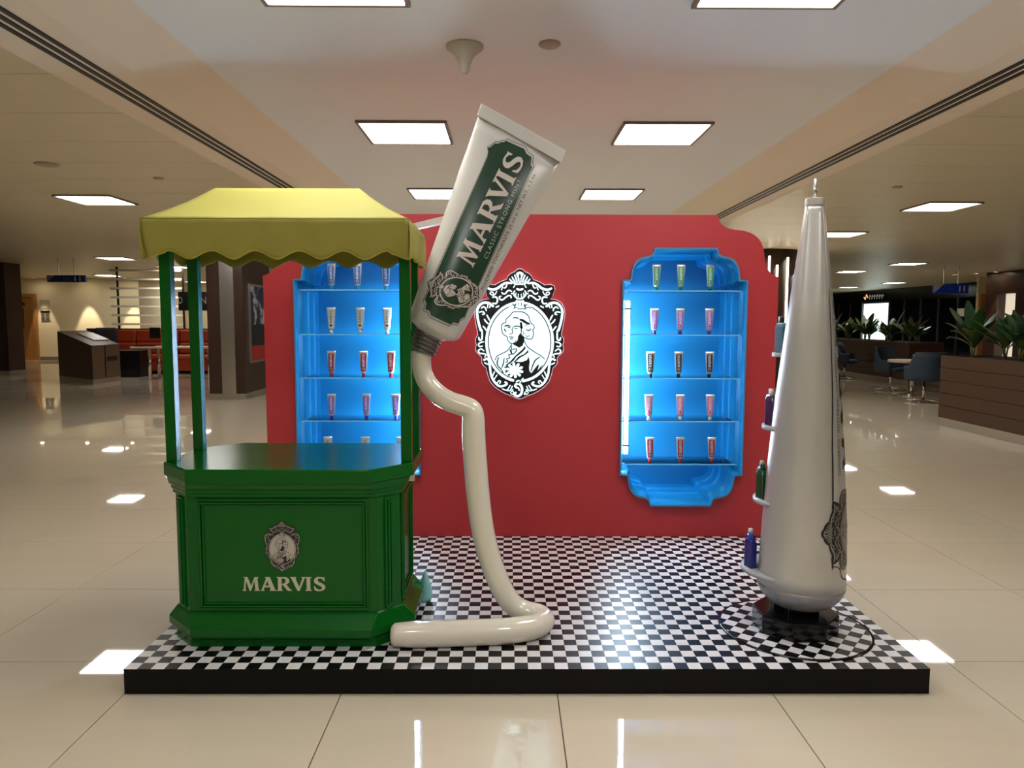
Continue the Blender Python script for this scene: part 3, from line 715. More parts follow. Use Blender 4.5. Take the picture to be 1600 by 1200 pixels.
def valance(P0, P1, nrm, ns, ph):
    m = MB(); m.smooth = True; hm = MB(); hm.smooth = True
    P0 = Vector(P0); P1 = Vector(P1); N = 12*ns; J = 8; vs = []; hv = []
    for i in range(N+1):
        u = i/N; sc_ = .016*(1-math.cos(2*PI*(u*ns+ph)))
        if u < .5/ns or u > 1-.5/ns: sc_ *= .75
        dep = .148-sc_
        for j in range(J+1):
            v = j/J; p = P0.lerp(P1, u); p.z -= dep*v
            bil = .006*math.sin(PI*2*(u*ns+ph))*v + .02*v*(1-v) - (.03 if abs(nrm[1]) > 0 else -.004)*v + wrk(p*1.3)*v
            p += Vector(nrm)*bil; vs.append(p)
            if j == J: hv += [p+Vector((0,0,.006))+Vector(nrm)*.003, p-Vector((0,0,.002))+Vector(nrm)*.003, p-Vector((0,0,.002))-Vector(nrm)*.002]
    m.add(vs, [(i*(J+1)+j, (i+1)*(J+1)+j, (i+1)*(J+1)+j+1, i*(J+1)+j+1) for i in range(N) for j in range(J)])
    o = m.build('valance', AWN, aw); s_ = o.modifiers.new('thick', 'SOLIDIFY'); s_.thickness = .003; s_.offset = 0
    hm.add(hv, [(3*i+k, 3*i+3+k, 3*i+4+k, 3*i+1+k) for i in range(N) for k in (0, 1)]); hm.build('hem', AWNH, o)
valance(c0, c1, (0, -1, 0), 6, 0); valance(c1, c2_, (1, 0, 0), 3, 0); valance(c2_, c3_, (0, 1, 0), 6, 0); valance(c3_, c0, (-1, 0, 0), 3, 0)

# ================================================================== GIANT TOOTHPASTE TUBE WITH SQUEEZED CREAM
GY = .475
gt = thing('giant_toothpaste_tube', 'giant tilted silver toothpaste tube with green label squeezing cream', 'giant tube')
Bc, Bh = Vector((-.3855, 1.3645)), Vector((.1045, -.0505))
Tc, Th = Vector((-.0345, 2.129)), Vector((.1675, -.092))
def gt_s(s_):
    c_ = Bc.lerp(Tc, s_); h_ = Bh.lerp(Th, s_); d_ = .1*(1-s_)**.8*(1-.1)+.012; return c_, h_, d_
def gring(c_, h_, d_, n=48):
    return [(c_.x+h_.x*math.cos(2*PI*i/n), GY+d_*math.sin(2*PI*i/n), c_.y+h_.y*math.cos(2*PI*i/n)) for i in range(n)]
m = MB(); m.smooth = True
R = []
axd = (Tc-Bc).normalized()
for (off, k, dd) in ((-.044, .50, .055), (-.034, .62, .07), (-.022, .86, .088), (-.012, .955, .098), (-.004, .99, .1015)):
    R.append(gring(Bc+axd*off, Bh*k, dd))
for i in range(17):
    R.append(gring(*gt_s(i/16)))
m.rings(R); m.build('body', SILVT, gt)
m = MB(); cT, hT = Vector((-.0145, 2.178)), Vector((.1735, -.094))
V2 = lambda c_, y: (c_.x, y, c_.y)
a0, a1, b0, b1 = Tc-Th*1.02, Tc+Th*1.02, cT-hT, cT+hT
m.add([V2(a0, GY-.017), V2(a1, GY-.017), V2(b1, GY-.014), V2(b0, GY-.014), V2(a0, GY+.017), V2(a1, GY+.017), V2(b1, GY+.014), V2(b0, GY+.014)],
      [(0,1,2,3), (7,6,5,4), (0,4,5,1), (1,5,6,2), (2,6,7,3), (3,7,4,0)])
m.build('crimp', SILVT, gt, bevel=.003)
# threaded neck
n0 = Vector((-.4065, GY, 1.336)); n1 = Vector((-.4395, GY, 1.253)); ax = (n1-n0)
m = MB(); m.smooth = True; pts = []; rr = []
for k in range(5):
    for (f_, r_) in ((0, .055), (.28, .055), (.34, .0615), (.82, .0625), (.9, .055)):
        pts.append(n0+ax*((k+f_)/5)); rr.append(r_*(1-.02*k))
m.tube(pts, rr, 32); m.build('threaded_neck', SILVD, gt)
# artwork: units are drawing pixels on the label sheet; affine to the x-z plane of the tube
def sheet(px, py):   # crop units -> x, z in the tube's plane
    X, Y = 640+px/2.857, 140+py/2.857
    # solve affine from three known corners
    ax_, az_ = .0026277, .0000045
    bx_, bz_ = .0000021, -.0026170
    return (-.188+(X-752)*.002627+(Y-162)*.000003, 2.272-(Y-162)*.0026155+(X-752)*.000125)
def gmap(px, py, l):
    x, z = sheet(px, py); x0_, z0_ = x, z; y_ = GY
    for _ in range(3):
        P_ = Vector((x, z)); s_ = max(0, min(1, (P_-Bc).dot(Tc-Bc)/(Tc-Bc).length_squared))
        for __ in range(4):
            c_, h_, d_ = gt_s(s_); w_ = P_-c_; u_ = w_.dot(h_)/h_.length_squared
            e_ = w_-h_*u_; s_ = max(0, min(1, s_+e_.dot(Tc-Bc)/(Tc-Bc).length_squared))
        c_, h_, d_ = gt_s(s_); u_ = max(-.999, min(.999, (P_-c_).dot(h_)/h_.length_squared))
        y_ = GY-d_*math.sqrt(1-u_*u_)
        k_ = (y_+2.623)/(GY+2.623); x = -.0777+(x0_+.0777)*k_; z = 1.388+(z0_-1.388)*k_
    return Vector((x, y_-.0022-l*.0006, z))
lab = [(430,228),(470,248),(512,268),(522,290),(545,306),(541,340),(548,352),(262,962),(242,1009),(222,1019),(212,1039),(192,1032),(175,1041),(87,996),(82,976),(62,966),(67,939),(60,922),(345,300),(350,272),(345,258),(362,252),(380,238),(395,240),(408,234),(420,234)]
a = Art(); a.poly(lab, 0, 0); a.build('label', [LABG], gmap, gt, step=9)
a = Art(); cxl, cyl = 300, 630
def offs(k): return [(p[0]+(cxl-p[0])*k-(0), p[1]+(cyl-p[1])*k*.55) for p in lab]
a.ribbon(offs(-.035), 2.6, 0, 1, 1, closed=True); a.ribbon(offs(.0), 2.2, 1, 1, 1, closed=True)
a.build('label_border', [INK, mat('border_silver', srgb(150, 150, 140), .3)], gmap, gt, step=12)
e = (.40, -.795); upv = (-.78, -.45)
a = Art()
art_marvis(a, (283, 792), e, upv, 0, 1); art_marvis(a, (287, 784), e, upv, 0, 1)
a.build('letter_shadow', [INK], gmap, gt, step=12)
letters(gt, (279, 787), e, upv, LETW, gmap, 12, 3)
a = Art(); art_text(a, 'CLASSIC STRONG MINT', (345, 752), (155, -345), (-17, -9), 0, 2, 1.25); a.build('small_lettering', [mat('label_pale_text', srgb(170, 180, 170), .4)], gmap, gt, step=12)
a = Art(); art_text(a, 'FLUORIDE TOOTHPASTE 25 ml e/ NET WT. 1.3 oz.', (328, 892), (237, -512), (-14, -8), 0, 2, 1.05); a.build('small_lettering', [mat('grey_ink', srgb(50, 48, 46), .4)], gmap, gt, step=12)
a = Art(); art_text(a, 'DENTIFRICO \u00b7 DENTIFRICE \u00b7 TOOTHPASTE \u00b7 PASTA DE DIENTES', (177, 738), (205, -455), (-8, -5), 0, 2, 1.1); a.build('small_lettering', [INKD], gmap, gt, step=12)
em3 = make_emblem(interior=False, bustfill=True)
eu = Vector((-.94, -.345)); er = Vector((.40, -.915)); ks = .2433
em3 = em3.xf(lambda p: (190+er.x*p[0]*ks+eu.x*p[1]*ks, 887+er.y*p[0]*ks+eu.y*p[1]*ks))
em3b = Art(); N_ = 48
em3b.t = em3.t
em3.build('emblem', [INK, LETW], lambda x, y, l: gmap(x, y, 1+l*.5), gt, step=12)
fld = Art(); fld.poly([(249*math.cos(2*PI*i/N_), -61+297*math.sin(2*PI*i/N_)) for i in range(N_)], 0, 0)
fld = fld.xf(lambda p: (190+er.x*p[0]*ks+eu.x*p[1]*ks, 887+er.y*p[0]*ks+eu.y*p[1]*ks))
fld.build('emblem_field', [LABG], lambda x, y, l: gmap(x, y, 1.9), gt, step=12)
# the squeezed cream
path = [(-.522,.180,.150,.045),(-.46,.183,.150,.050),(-.40,.187,.150,.051),(-.30,.194,.149,.0515),(-.20,.204,.149,.0515),(-.10,.214,.149,.051),(-.01,.238,.149,.050),(.05,.272,.150,.048),(.073,.32,.151,.046),(.055,.367,.153,.045),
        (.0,.388,.160,.045),(-.045,.396,.180,.0455),(-.085,.402,.225,.046),(-.122,.41,.30,.047),(-.158,.42,.40,.048),(-.186,.428,.52,.049),(-.204,.435,.66,.050),(-.215,.44,.80,.050),(-.221,.443,.91,.049),(-.222,.446,.975,.047),
        (-.232,.45,1.01,.0455),(-.268,.455,1.028,.044),(-.32,.46,1.045,.043),(-.375,.465,1.078,.042),(-.418,.47,1.125,.041),(-.440,.474,1.18,.040),(-.442,.475,1.26,.039)]
P4 = catmull([Vector(p) for p in path], 6)
m = MB(); m.smooth = True
pp_ = [Vector((p[0], p[1], p[2])) for p in P4]; rr = [p[3] for p in P4]
d0 = (pp_[0]-pp_[1]).normalized()
pp_ = [pp_[0]+d0*.016, pp_[0]+d0*.012] + pp_; rr = [.022, .036] + rr
m.tube(pp_, rr, 28); m.build('cream', CREAMG, gt)
m = MB(); m.obox((-.583, 1.115, 1.846), (-.267, .565, .026), (.0, .0, .014), (.014, .007, 0))
tag(m.build('support_bar', mat('pale_steel', srgb(200, 196, 190), .35, metal=.4)), 'slim pale metal bar bracing the giant tube back to the red wall', 'bar')

# ================================================================== SILVER TUBE DISPLAY STAND
SX, SY = 1.152, .365
st = thing('silver_tube_stand', 'tall tapered silver toothpaste tube display on a black screw cap', 'display stand')
prof = [(.30, .176, .176), (.55, .166, .178), (.80, .152, .178), (1.07, .129, .174), (1.37, .095, .168), (1.6, .066, .15), (1.78, .043, .136), (1.86, .033, .13)]
def sab(z):
    for k in range(len(prof)-1):
        if z <= prof[k+1][0] or k == len(prof)-2:
            t = (z-prof[k][0])/(prof[k+1][0]-prof[k][0]); t = max(-.2, min(1, t))
            return prof[k][1]+(prof[k+1][1]-prof[k][1])*t, prof[k][2]+(prof[k+1][2]-prof[k][2])*t
CR, SR = math.cos(math.radians(21.5)), math.sin(math.radians(21.5))
def spt(phi, z, off=0):
    a_, b_ = sab(z); e_ = 1-.6*max(0, min(1, (z-.9)/.9)); c_, s_ = math.cos(phi), math.sin(phi)
    u_, v_ = (a_+off)*math.copysign(abs(c_)**e_, c_), (b_+off)*math.copysign(abs(s_)**e_, s_)
    return Vector((SX+u_*CR+v_*SR, SY-u_*SR+v_*CR, z))
m = MB(); m.smooth = True
n = 90; A0, A1 = 100, 198
zl = [.30+(.0)]; z = .30; zs = [.30, .36]
while zs[-1] < 1.78: zs.append(zs[-1]+.06)
zs.append(1.835)
vs = []; fs = []
for z in zs:
    for i in range(n): vs.append(spt(2*PI*i/n, z))
for k in range(len(zs)-1):
    for i in range(n):
        ang = 360*(i+.5)/n
        if A0 < ang < A1 and .34 < (zs[k]+zs[k+1])/2 < 1.60: continue
        j = (i+1) % n; fs.append((k*n+i, k*n+j, (k+1)*n+j, (k+1)*n+i))
m.add(vs, fs); ob = m.build('shell', SILV, st); so = ob.modifiers.new('thick', 'SOLIDIFY'); so.thickness = .008; so.offset = -1
m = MB(); m.smooth = True; m.smooth = False; m.rings([[spt(2*PI*i/48, 1.835, .0015) for i in range(48)], [(p.x, p.y, 1.862) for p in [spt(2*PI*i/48, 1.835, .0015) for i in range(48)]]]); m.build('crimp', SILV, st, bevel=.002)
m = MB(); m.smooth = True; m.lathe([(.118, .215), (.135, .225), (.160, .255), (.174, .285), (.176, .302)], SX, SY, 48); m.build('shoulder', mat('silver_shoulder', srgb(150, 150, 158), .35, metal=.5), st)
m = MB(); m.smooth = True; m.tube([(SX-.02, SY-.05, 1.862), (SX-.02, SY-.05, 1.945)], .006, 10); m.build('tip_rod', STEEL, st)
m = MB(); m.smooth = True; m.lathe([(.088, ZP+.08), (.088, .215), (.093, .217)], SX-.018, SY, 40); nk = m.build('neck', BLKG, st)
m = MB()
for k in range(48):
    an = 2*PI*k/48; c_ = (SX-.018+.09*math.cos(an), SY+.09*math.sin(an), .182)
    m.obox(c_, (math.cos(an)*.004, math.sin(an)*.004, 0), (-math.sin(an)*.003, math.cos(an)*.003, 0), (0, 0, .033))
m.build('grip_ribs', BLKG, nk)
m = MB(); P8 = [(SX-.018+.172*math.cos(PI/8+PI/4*k), SY+.172*math.sin(PI/8+PI/4*k)) for k in range(8)]
m.prism(P8, ZP+.0055, ZP+.082); m.build('screw_cap', BLKG, st, bevel=.006)
m = MB(); m.box(SX-.004, SX+.004, SY-.16, SY+.16, .3, .31); 
for k, (z, r_, dx) in enumerate(((.345, .177, .05), (.645, .15, .04), (.955, .133, .032), (1.258, .112, .024))):
    q = MB(); q.smooth = True; q.lathe([(r_, z-.016), (r_, z)], SX-dx, SY+dx, 40); q.build('shelf', mat('pale_shelf', srgb(170, 172, 178), .4), st)
# label artwork on the right-hand face
def smap(z, t, l):      # t: arc in radians from +x (negative towards the front)
    return spt(t, z, .0015+l*.0004)
FR = math.radians
a = Art(); lw = .0022
for off, wd in ((0, .004), (.02, .0018)):
    a.ribbon([(.42, FR(-49)+off), (1.5, FR(-49)+off)], FR(1.0) if off else FR(1.6), 0, 0, 1)
    pts = [(.42, FR(-49)+off), (.415+off*.0, FR(-40)), (.40, FR(-33)), (.37+off*.2, FR(-31)), (.355+off*.2, FR(-25)), (.345+off*.2, FR(-15)), (.335+off*.2, FR(-5)), (.335, FR(20))]
    for i in range(len(pts)-1):
        (z0, t0), (z1, t1) = pts[i], pts[i+1]; dz, dt = z1-z0, (t1-t0)*.17; L = math.hypot(dz, dt) or 1; nz, nt_ = -dt/L*wd/2, dz/L*wd/2/.17
        a.poly([(z0+nz, t0+nt_), (z1+nz, t1+nt_), (z1-nz, t1-nt_), (z0-nz, t0-nt_)], 0, 0)
a.build('label_border', [INK], smap, st, step=.05)
a = Art(); art_text(a, 'DENTIFRICO \u00b7 DENTIFRICE \u00b7 TOOTHPASTE \u00b7 PASTA DE DIENTES', (.785, FR(-31)), (.72, 0), (0, FR(-6.2)), 0, 0, 1.15)
a.build('small_lettering', [INK], smap, st, step=.06)
letters(st, (.79, FR(20)), (.00118, 0), (0, FR(-.44)), INK, lambda z, t, l: smap(z, t, 0), .05)
em4 = make_emblem(interior=True)
em4.build('emblem', [INK, mat('silver_print', srgb(150, 146, 140), .35, metal=.5)], lambda x, y, l: smap(.555+x*.00046, -y*.00039/.172, 1+l), st, step=30)

# bottles on the stand
def bottle(x, y, z, col, capc, lab, rz):
    t = thing('mouthwash_bottle', lab, 'bottle', (x, y, z), rz, 'bottles on the silver stand')
    m = MB(); m.rings([[(sx*w_, sy*d_, zz) for sx, sy in ((-1,-1),(1,-1),(1,1),(-1,1))] for w_, d_, zz in ((.024,.014,0),(.025,.015,.004),(.025,.015,.105),(.021,.012,.118),(.010,.009,.124))])
    m.build('body', mat('bottle_'+col[0], srgb(*col[1]), .15, spec=.7), t, bevel=.003)
    m = MB(); m.smooth = True; m.lathe([(.010, .124), (.010, .146), (.008, .148)], n=16); m.build('cap', mat('bcap_'+capc[0], srgb(*capc[1]), .3), t)
    m = MB(); m.box(-.018, .018, -.0158, -.0152, .03, .09); m.build('label', mat('blabel', srgb(150, 150, 165), .4), t)
W_ = ('white', (220, 220, 220)); B_ = ('black', (16, 16, 18))
for k, (zz, r_, dx, c_, cc_, nm) in enumerate(((.345, .177, .05, ('navy', (28, 30, 120)), ('blue', (30, 80, 170)), 'deep blue'), (.645, .15, .04, ('green', (10, 74, 44)), ('dgreen', (16, 90, 60)), 'dark green'),
                               (.955, .133, .032, ('plum', (64, 44, 84)), W_, 'plum'), (1.258, .112, .024, ('teal', (90, 130, 150)), B_, 'pale teal'))):
    xl = SX-dx-r_
    bottle(xl+.030, SY+dx+.0, zz, c_, cc_, '%s bottle peeking out on the %s round shelf of the silver tube stand' % (nm, ('lowest', 'second lowest', 'second highest', 'highest')[k]), PI/2+.25)
    bottle(xl+.05, SY+dx+.065, zz, c_, W_, '%s bottle with white cap, behind its neighbour on the %s round shelf' % (nm, ('lowest', 'second lowest', 'second highest', 'highest')[k]), PI/2)

# small crumpled aqua shape behind the cart foot
m = MB(); m.smooth = True
R = []
for k in range(9):
    t = k/8; wv = .026*math.sin(PI*min(1, .15+t*.9)**.8)+.006
    R.append([(wv*math.cos(2*PI*i/14)*(1+.15*math.sin(3*i)), .02*math.sin(2*PI*i/14), t*.14) for i in range(14)])
m.rings(R); tag(m.build('aqua_shape', mat('aqua_gloss', srgb(150, 215, 215), .2), None, (-.455, .66, ZP)), 'small crumpled pale aqua shape behind the right foot of the cart', 'bag')

# ================================================================== LEFT BACKGROUND
kk = thing('kiosk_desk', 'dark wood service desk with sloping top before the cream wall', 'desk')
KA, KB_, KC, KD = (-10.32, 14.14), (-8.92, 13.02), (-8.9, 14.1), (-10.2, 15.1)
m = MB(); m.cur = 0
pv = [KA+(.1,), KB_+(.1,), KC+(.1,), KD+(.1,), KA+(1.12,), KB_+(.83,), KC+(.83,), KD+(1.12,)]
m.add(pv, [(3,2,1,0), (4,5,6,7), (0,1,5,4), (2,3,7,6), (3,0,4,7)]); m.cur = 1; m.add(pv, [(1,2,6,5)])
m.build('cabinet', [WALNUT, WOODG_LIT], kk)
m = MB(); m.prism([(x*.995-.045, y*.995+.06) for x, y in (KA, KB_, KC, KD)], 0, .1); m.build('plinth', STEEL, kk)
m = MB(); m.add([Vector(p)+Vector((0,0,d_)) for d_ in (.003, .02) for p in ((-10.0, 14.35, 1.057), (-9.3, 13.8, .907), (-9.25, 14.35, .907), (-9.95, 14.9, 1.057))], [(3,2,1,0),(4,5,6,7),(0,1,5,4),(1,2,6,5),(2,3,7,6),(3,0,4,7)]); m.build('inset_panel', mat('kiosk_inset', srgb(110, 100, 84), .3), kk)
m = MB(); m.obox((-8.905, 13.78, .52), (.012, 0, 0), (0, .2, 0), (0, 0, .05)); m.build('slot', BLACKM, kk)
m = MB(); m.obox((-8.905, 13.5, .47), (.008, 0, 0), (0, .004, 0), (0, 0, .36)); m.build('door_gap', BLACKM, kk)
# booth
ORG = mat('orange_leather', srgb(164, 60, 28), .4)
bo = thing('booth_sofa', 'long orange leather booth sofa behind the white table', 'sofa')
m = MB(); m.box(-11.2, -6.4, 16.85, 17.0, 0, 1.15); m.build('back_partition', WALNUT, bo)
for k in range(4):
    x0 = -10.9+k*1.12
    m = MB(); m.box(x0, x0+1.1, 16.62, 16.85, .80, 1.12); m.build('backrest', ORG, bo, bevel=.04)
    m = MB(); m.box(x0, x0+1.1, 16.58, 16.85, .50, .79); m.build('backrest', ORG, bo, bevel=.04)
    m = MB(); m.box(x0, x0+1.1, 16.1, 16.6, .36, .49); m.build('seat', ORG, bo, bevel=.04)
    m = MB(); m.box(x0+.01, x0+1.09, 16.14, 16.58, .08, .36); m.build('seat_front', mat('orange_dark', srgb(150, 50, 24), .45), bo)
# slat screen
ss = thing('slat_screen', 'open screen of white horizontal slats on dark poles above the booth', 'screen')
for x in (-10.37, -8.65):
    m = MB(); m.box(x-.02, x+.02, 16.9, 16.94, 1.15, ZC); m.build('post', mat('pole_dark', srgb(60, 50, 42), .3, metal=.5), ss)
for k in range(7):
    z = 1.26+k*.235
    m = MB(); m.obox((-9.6, 16.87, z), (.94, 0, 0), (0, .004, -.003), (0, .019, .025)); m.build('slat', mat('slat_white', srgb(226, 218, 196), .4), ss)
# white table
tb = thing('white_table', 'long narrow white table on steel legs in front of the orange booth', 'table')
m = MB(); m.box(-8.8, -6.85, 14.35, 15.0, .72, .76); m.build('tabletop', mat('table_white', srgb(216, 206, 180), .3), tb, bevel=.01)
for x in (-8.4, -7.02):
    for y in (14.45, 14.9):
        m = MB(); m.smooth = True; m.tube([(x, y, 0), (x, y, .72)], .035, 14); m.build('leg', CHROME, tb)
mo = thing('computer_monitor', 'black monitor standing on the white table', 'monitor')
m = MB(); m.obox((-8.4, 14.75, 1.07), (.14, -.05, 0), (.006, .017, 0), (0, 0, .13)); m.build('screen', BLKG, mo, bevel=.005)
m = MB(); m.box(-8.27, -8.2, 14.78, 14.82, .77, 1.15); m.build('stand', STEEL, mo)
m = MB(); m.box(-8.35, -8.1, 14.7, 14.9, .76, .772); m.build('foot', STEEL, mo)
m = MB(); m.box(-8.75, -8.3, 14.42, 14.57, .76, .785); tag(m.build('keyboard', BLKG), 'black keyboard lying on the white table left of the monitor', 'keyboard')
BLKF = mat('black_fabric', srgb(14, 14, 18), .7)
oc = thing('office_chair', 'black high-backed office chair between the desk and the white table', 'chair', (-10.05, 15.62, 0), .4)
m = MB(); m.box(-.27, .27, -.25, .25, .42, .54); m.build('seat', BLKF, oc, bevel=.05)
m = MB(); m.box(-.26, .26, .2, .32, .55, 1.18); m.build('backrest', BLKF, oc, bevel=.06)
for s in (-1, 1):
    m = MB(); m.box(s*.3-.03, s*.3+.03, -.2, .2, .68, .73); m.box(s*.3-.02, s*.3+.02, -.02, .03, .46, .68); m.build('armrest', BLKF, oc, bevel=.01)
m = MB(); m.smooth = True; m.tube([(0, 0, .09), (0, 0, .42)], .035, 12); m.build('pedestal', BLKG, oc)
for k in range(5):
    an = 2*PI*k/5; m = MB(); m.obox((.14*math.cos(an), .14*math.sin(an), .08), (.15*math.cos(an), .15*math.sin(an), 0), (-.02*math.sin(an), .02*math.cos(an), 0), (0, 0, .015)); m.build('foot', BLKG, oc)
    m = MB(); m.smooth = True; m.lathe([(.028, 0), (.028, .065)], .28*math.cos(an), .28*math.sin(an), 10); m.build('caster', BLKG, oc)
pb = thing('drawer_pedestal', 'black office drawer box under the left end of the white table', 'drawers', (-9.25, 15.32, 0))
m = MB(); m.box(-.33, .33, -.3, .3, .02, .64); m.build('body', mat('black_laminate', srgb(12, 11, 13), .4), pb)
for k in range(3): m = MB(); m.box(-.31, .31, -.32, -.301, .04+k*.2, .22+k*.2); m.build('drawer', mat('black_laminate', srgb(12, 11, 13), .4), pb)
# black letter sign
ls = thing('letter_sign', 'black wall sign with pale letters seen between the cart posts', 'sign')
m = MB(); m.box(-8.6, -7.5, 16.5, 16.56, 1.62, 2.1); m.build('board', mat('sign_board_black', srgb(12, 10, 12), .3), ls)
for ch_, x_, w_ in (('D', -8.60, .11), ('I', -8.10, .04), ('N', -8.02, .14)):
    a = Art(); art_text(a, ch_, (x_, 1.80), (w_, 0), (0, .17)); a.build('letter', [mat('pale_sign_letter', srgb(232, 224, 220), .4)], lambda x, z, l: Vector((x, 16.495, z)), ls)
m = MB(); m.box(-8.3, -8.26, 16.51, 16.55, 2.1, ZC); m.build('hanger', STEEL, ls)
# hanging blue signs
def hsign(x0, x1, y, z0, z1, lab, blue):
    t = thing('hanging_sign', lab, 'sign', group='hanging blue direction signs')
    m = MB(); m.box(x0, x1, y, y+.06, z0, z1); m.build('board', mat(blue[0], srgb(*blue[1]), .3, emit=srgb(*blue[1]), es=.08), t)
    m = MB(); m.add([(x0, y-.004, z0), (x0+(z1-z0)*1.1, y-.004, z1), (x0, y-.004, z1)], [(0, 1, 2)]); m.build('corner', mat('sign_corner', srgb(120, 110, 96), .4), t)
    hh = z1-z0; pm_ = lambda x, z, l: Vector((x, y-.005, z))
    for k in range(2):
        xx = x1-.22+k*.11; a = Art(); a.disc(xx, z0+hh*.74, hh*.09, 0, 0, 10); a.ribbon([(xx, z0+hh*.25), (xx, z0+hh*.66)], hh*.16, 0, 0, 1); a.build('pictogram', [mat('picto_pale', srgb(200, 200, 190), .4)], pm_, t)
    for k in range(3):
        a = Art(); a.ribbon([(x0+.35, z0+hh*(.3+.2*k)), (x0+.35+.22-.04*k, z0+hh*(.3+.2*k))], hh*.05, 0, 0, 1); a.build('text_line', [mat('picto_dim', srgb(60, 80, 120), .4)], pm_, t)
    for xx in (x0+.25, x1-.25): m = MB(); m.box(xx-.008, xx+.008, y+.02, y+.035, z1, ZC); m.build('hanger', STEEL, t)
hsign(-10.40, -9.55, 14.0, 2.215, 2.37, 'dark blue hanging direction sign over the left hall', ('sign_navy', (14, 20, 52)))
hsign(10.46, 11.32, 15.6, 2.08, 2.30, 'bright blue hanging direction sign over the right hall', ('sign_blue', (10, 30, 100)))
# notices
nt1 = MB(); nt1.box(-15.83, -15.51, 22.28, 22.3, 1.74, 2.04); tag(nt1.build('wall_notice', mat('notice_pale', srgb(190, 182, 160), .5)), 'pale framed notice on the cream wall by the oak door, upper one', 'notice', 'notices by the door')
nt2 = thing('wall_notice', 'notice of small dark squares on the cream wall by the oak door, lower one', 'notice', group='notices by the door')
m = MB(); m.box(-15.81, -15.51, 22.28, 22.3, 1.34, 1.68); m.build('sheet', mat('notice_pale', srgb(190, 182, 160), .5), nt2)
m = MB(); m.box(-15.81, -15.51, 22.27, 22.28, 1.6, 1.68); m.build('header', INK, nt2)
for i in range(2):
    for j in range(2): m = MB(); m.box(-15.79+i*.145, -15.79+i*.145+.11, 22.27, 22.28, 1.36+j*.12, 1.45+j*.12); m.build('picture', mat('notice_grey', srgb(90, 84, 80), .5), nt2)

# ================================================================== RIGHT BACKGROUND
rc = thing('wall_round_column', None, None, (4.98, 12.2, 0), kind='structure')
m = MB(); m.smooth = True; m.lathe([(.72, .1), (.72, ZC)], n=48); m.build('cladding', WALNUT, rc)
m = MB(); m.smooth = True; m.lathe([(.725, 0), (.725, .1)], n=48); m.build('baseboard_round', STEEL, rc)
lc = thing('column_light', 'group of thin vertical light strips on the round wood column', 'light strips')
for an, z0, z1 in ((-84, .7, 2.45), (-96, 1.2, 2.62), (-108, .8, 2.35), (-120, 1.3, 2.5), (-134, .7, 2.3), (-66, 1.1, 2.6), (-150, 1, 2.5), (-46, .8, 2.3), (-30, 1.2, 2.6)):
    a_ = FR(an); x, y = 4.98+.73*math.cos(a_), 12.2+.73*math.sin(a_)
    m = MB(); m.obox((x, y, (z0+z1)/2), (math.cos(a_)*.012, math.sin(a_)*.012, 0), (-math.sin(a_)*.016, math.cos(a_)*.016, 0), (0, 0, (z1-z0)/2)); m.build('light_strip', emis('strip_warm', (1, .86, .65, 1), 4), lc)
# planters
PG = mat('planter_groove', srgb(54, 36, 24), .5)
def planter(x0, x1, y0, y1, zt, lab):
    t = thing('planter_box', lab, 'planter')
    m = MB(); m.box(x0+.03, x1-.03, y0+.03, y1-.03, .11, zt-.03); m.build('core', PG, t)
    nb = 5; hb = (zt-.11)/nb
    for k in range(nb):
        for (bx) in ((x0, x0+.03, y0, y1), (x1-.03, x1, y0, y1)):
            m = MB(); m.box(*bx, .11+k*hb+.003, .11+(k+1)*hb-.003); m.build('plank', WALNUT_H, t)
        for (bx) in ((x0+.03, x1-.03, y0, y0+.03), (x0+.03, x1-.03, y1-.03, y1)):
            m = MB(); m.box(*bx, .11+k*hb+.003, .11+(k+1)*hb-.003); m.build('plank', WALNUT_H, t)
    m = MB(); m.box(x0+.02, x1-.02, y0+.02, y1-.02, 0, .11); m.build('kickplate', STEEL, t)
    m = MB(); m.box(x0+.05, x1-.05, y0+.05, y1-.05, zt-.05, zt-.02); m.build('soil', mat('soil', srgb(30, 22, 16), .9), t)
planter(5.70, 6.4, 2.6, 7.12, .94, 'long dark wood planter box at the right side of the hall')
planter(8.55, 9.3, 13.1, 18.0, .93, 'dark wood planter box behind the blue chairs, farther back')
LEAF = [mat('leaf_green', srgb(48, 84, 40), .35, noise=((6, 6, 6), .25, 2)), mat('leaf_deep', srgb(34, 62, 36), .35), mat('leaf_olive', srgb(92, 104, 48), .4)]
def leaf_mesh(L, wd, bend, mt):
    m = MB(); m.smooth = True; n = 7; vs = []
    for i in range(n+1):
        t = i/n; w2 = wd*math.sin(PI*min(1, t*.93+.03))**.8; x = L*t*math.cos(bend*t*.6); z = L*t*math.sin(.9-bend*t) if False else L*(t*.9-bend*t*t*.55)
        vs += [(x*.75, -w2, z+w2*.25), (x*.75, 0, z), (x*.75, w2, z+w2*.25)]
    m.add(vs, [(3*i+k, 3*i+3+k, 3*i+4+k, 3*i+1+k) for i in range(n) for k in (0, 1)])
    me = m.mesh('leaf', mt); return me
LMS = [leaf_mesh(L_, w_, b_, LEAF[c_]) for L_, w_, b_, c_ in ((.44, .07, .35, 0), (.46, .08, .7, 0), (.40, .065, 1.0, 1), (.5, .07, .2, 1), (.38, .06, .8, 2))]
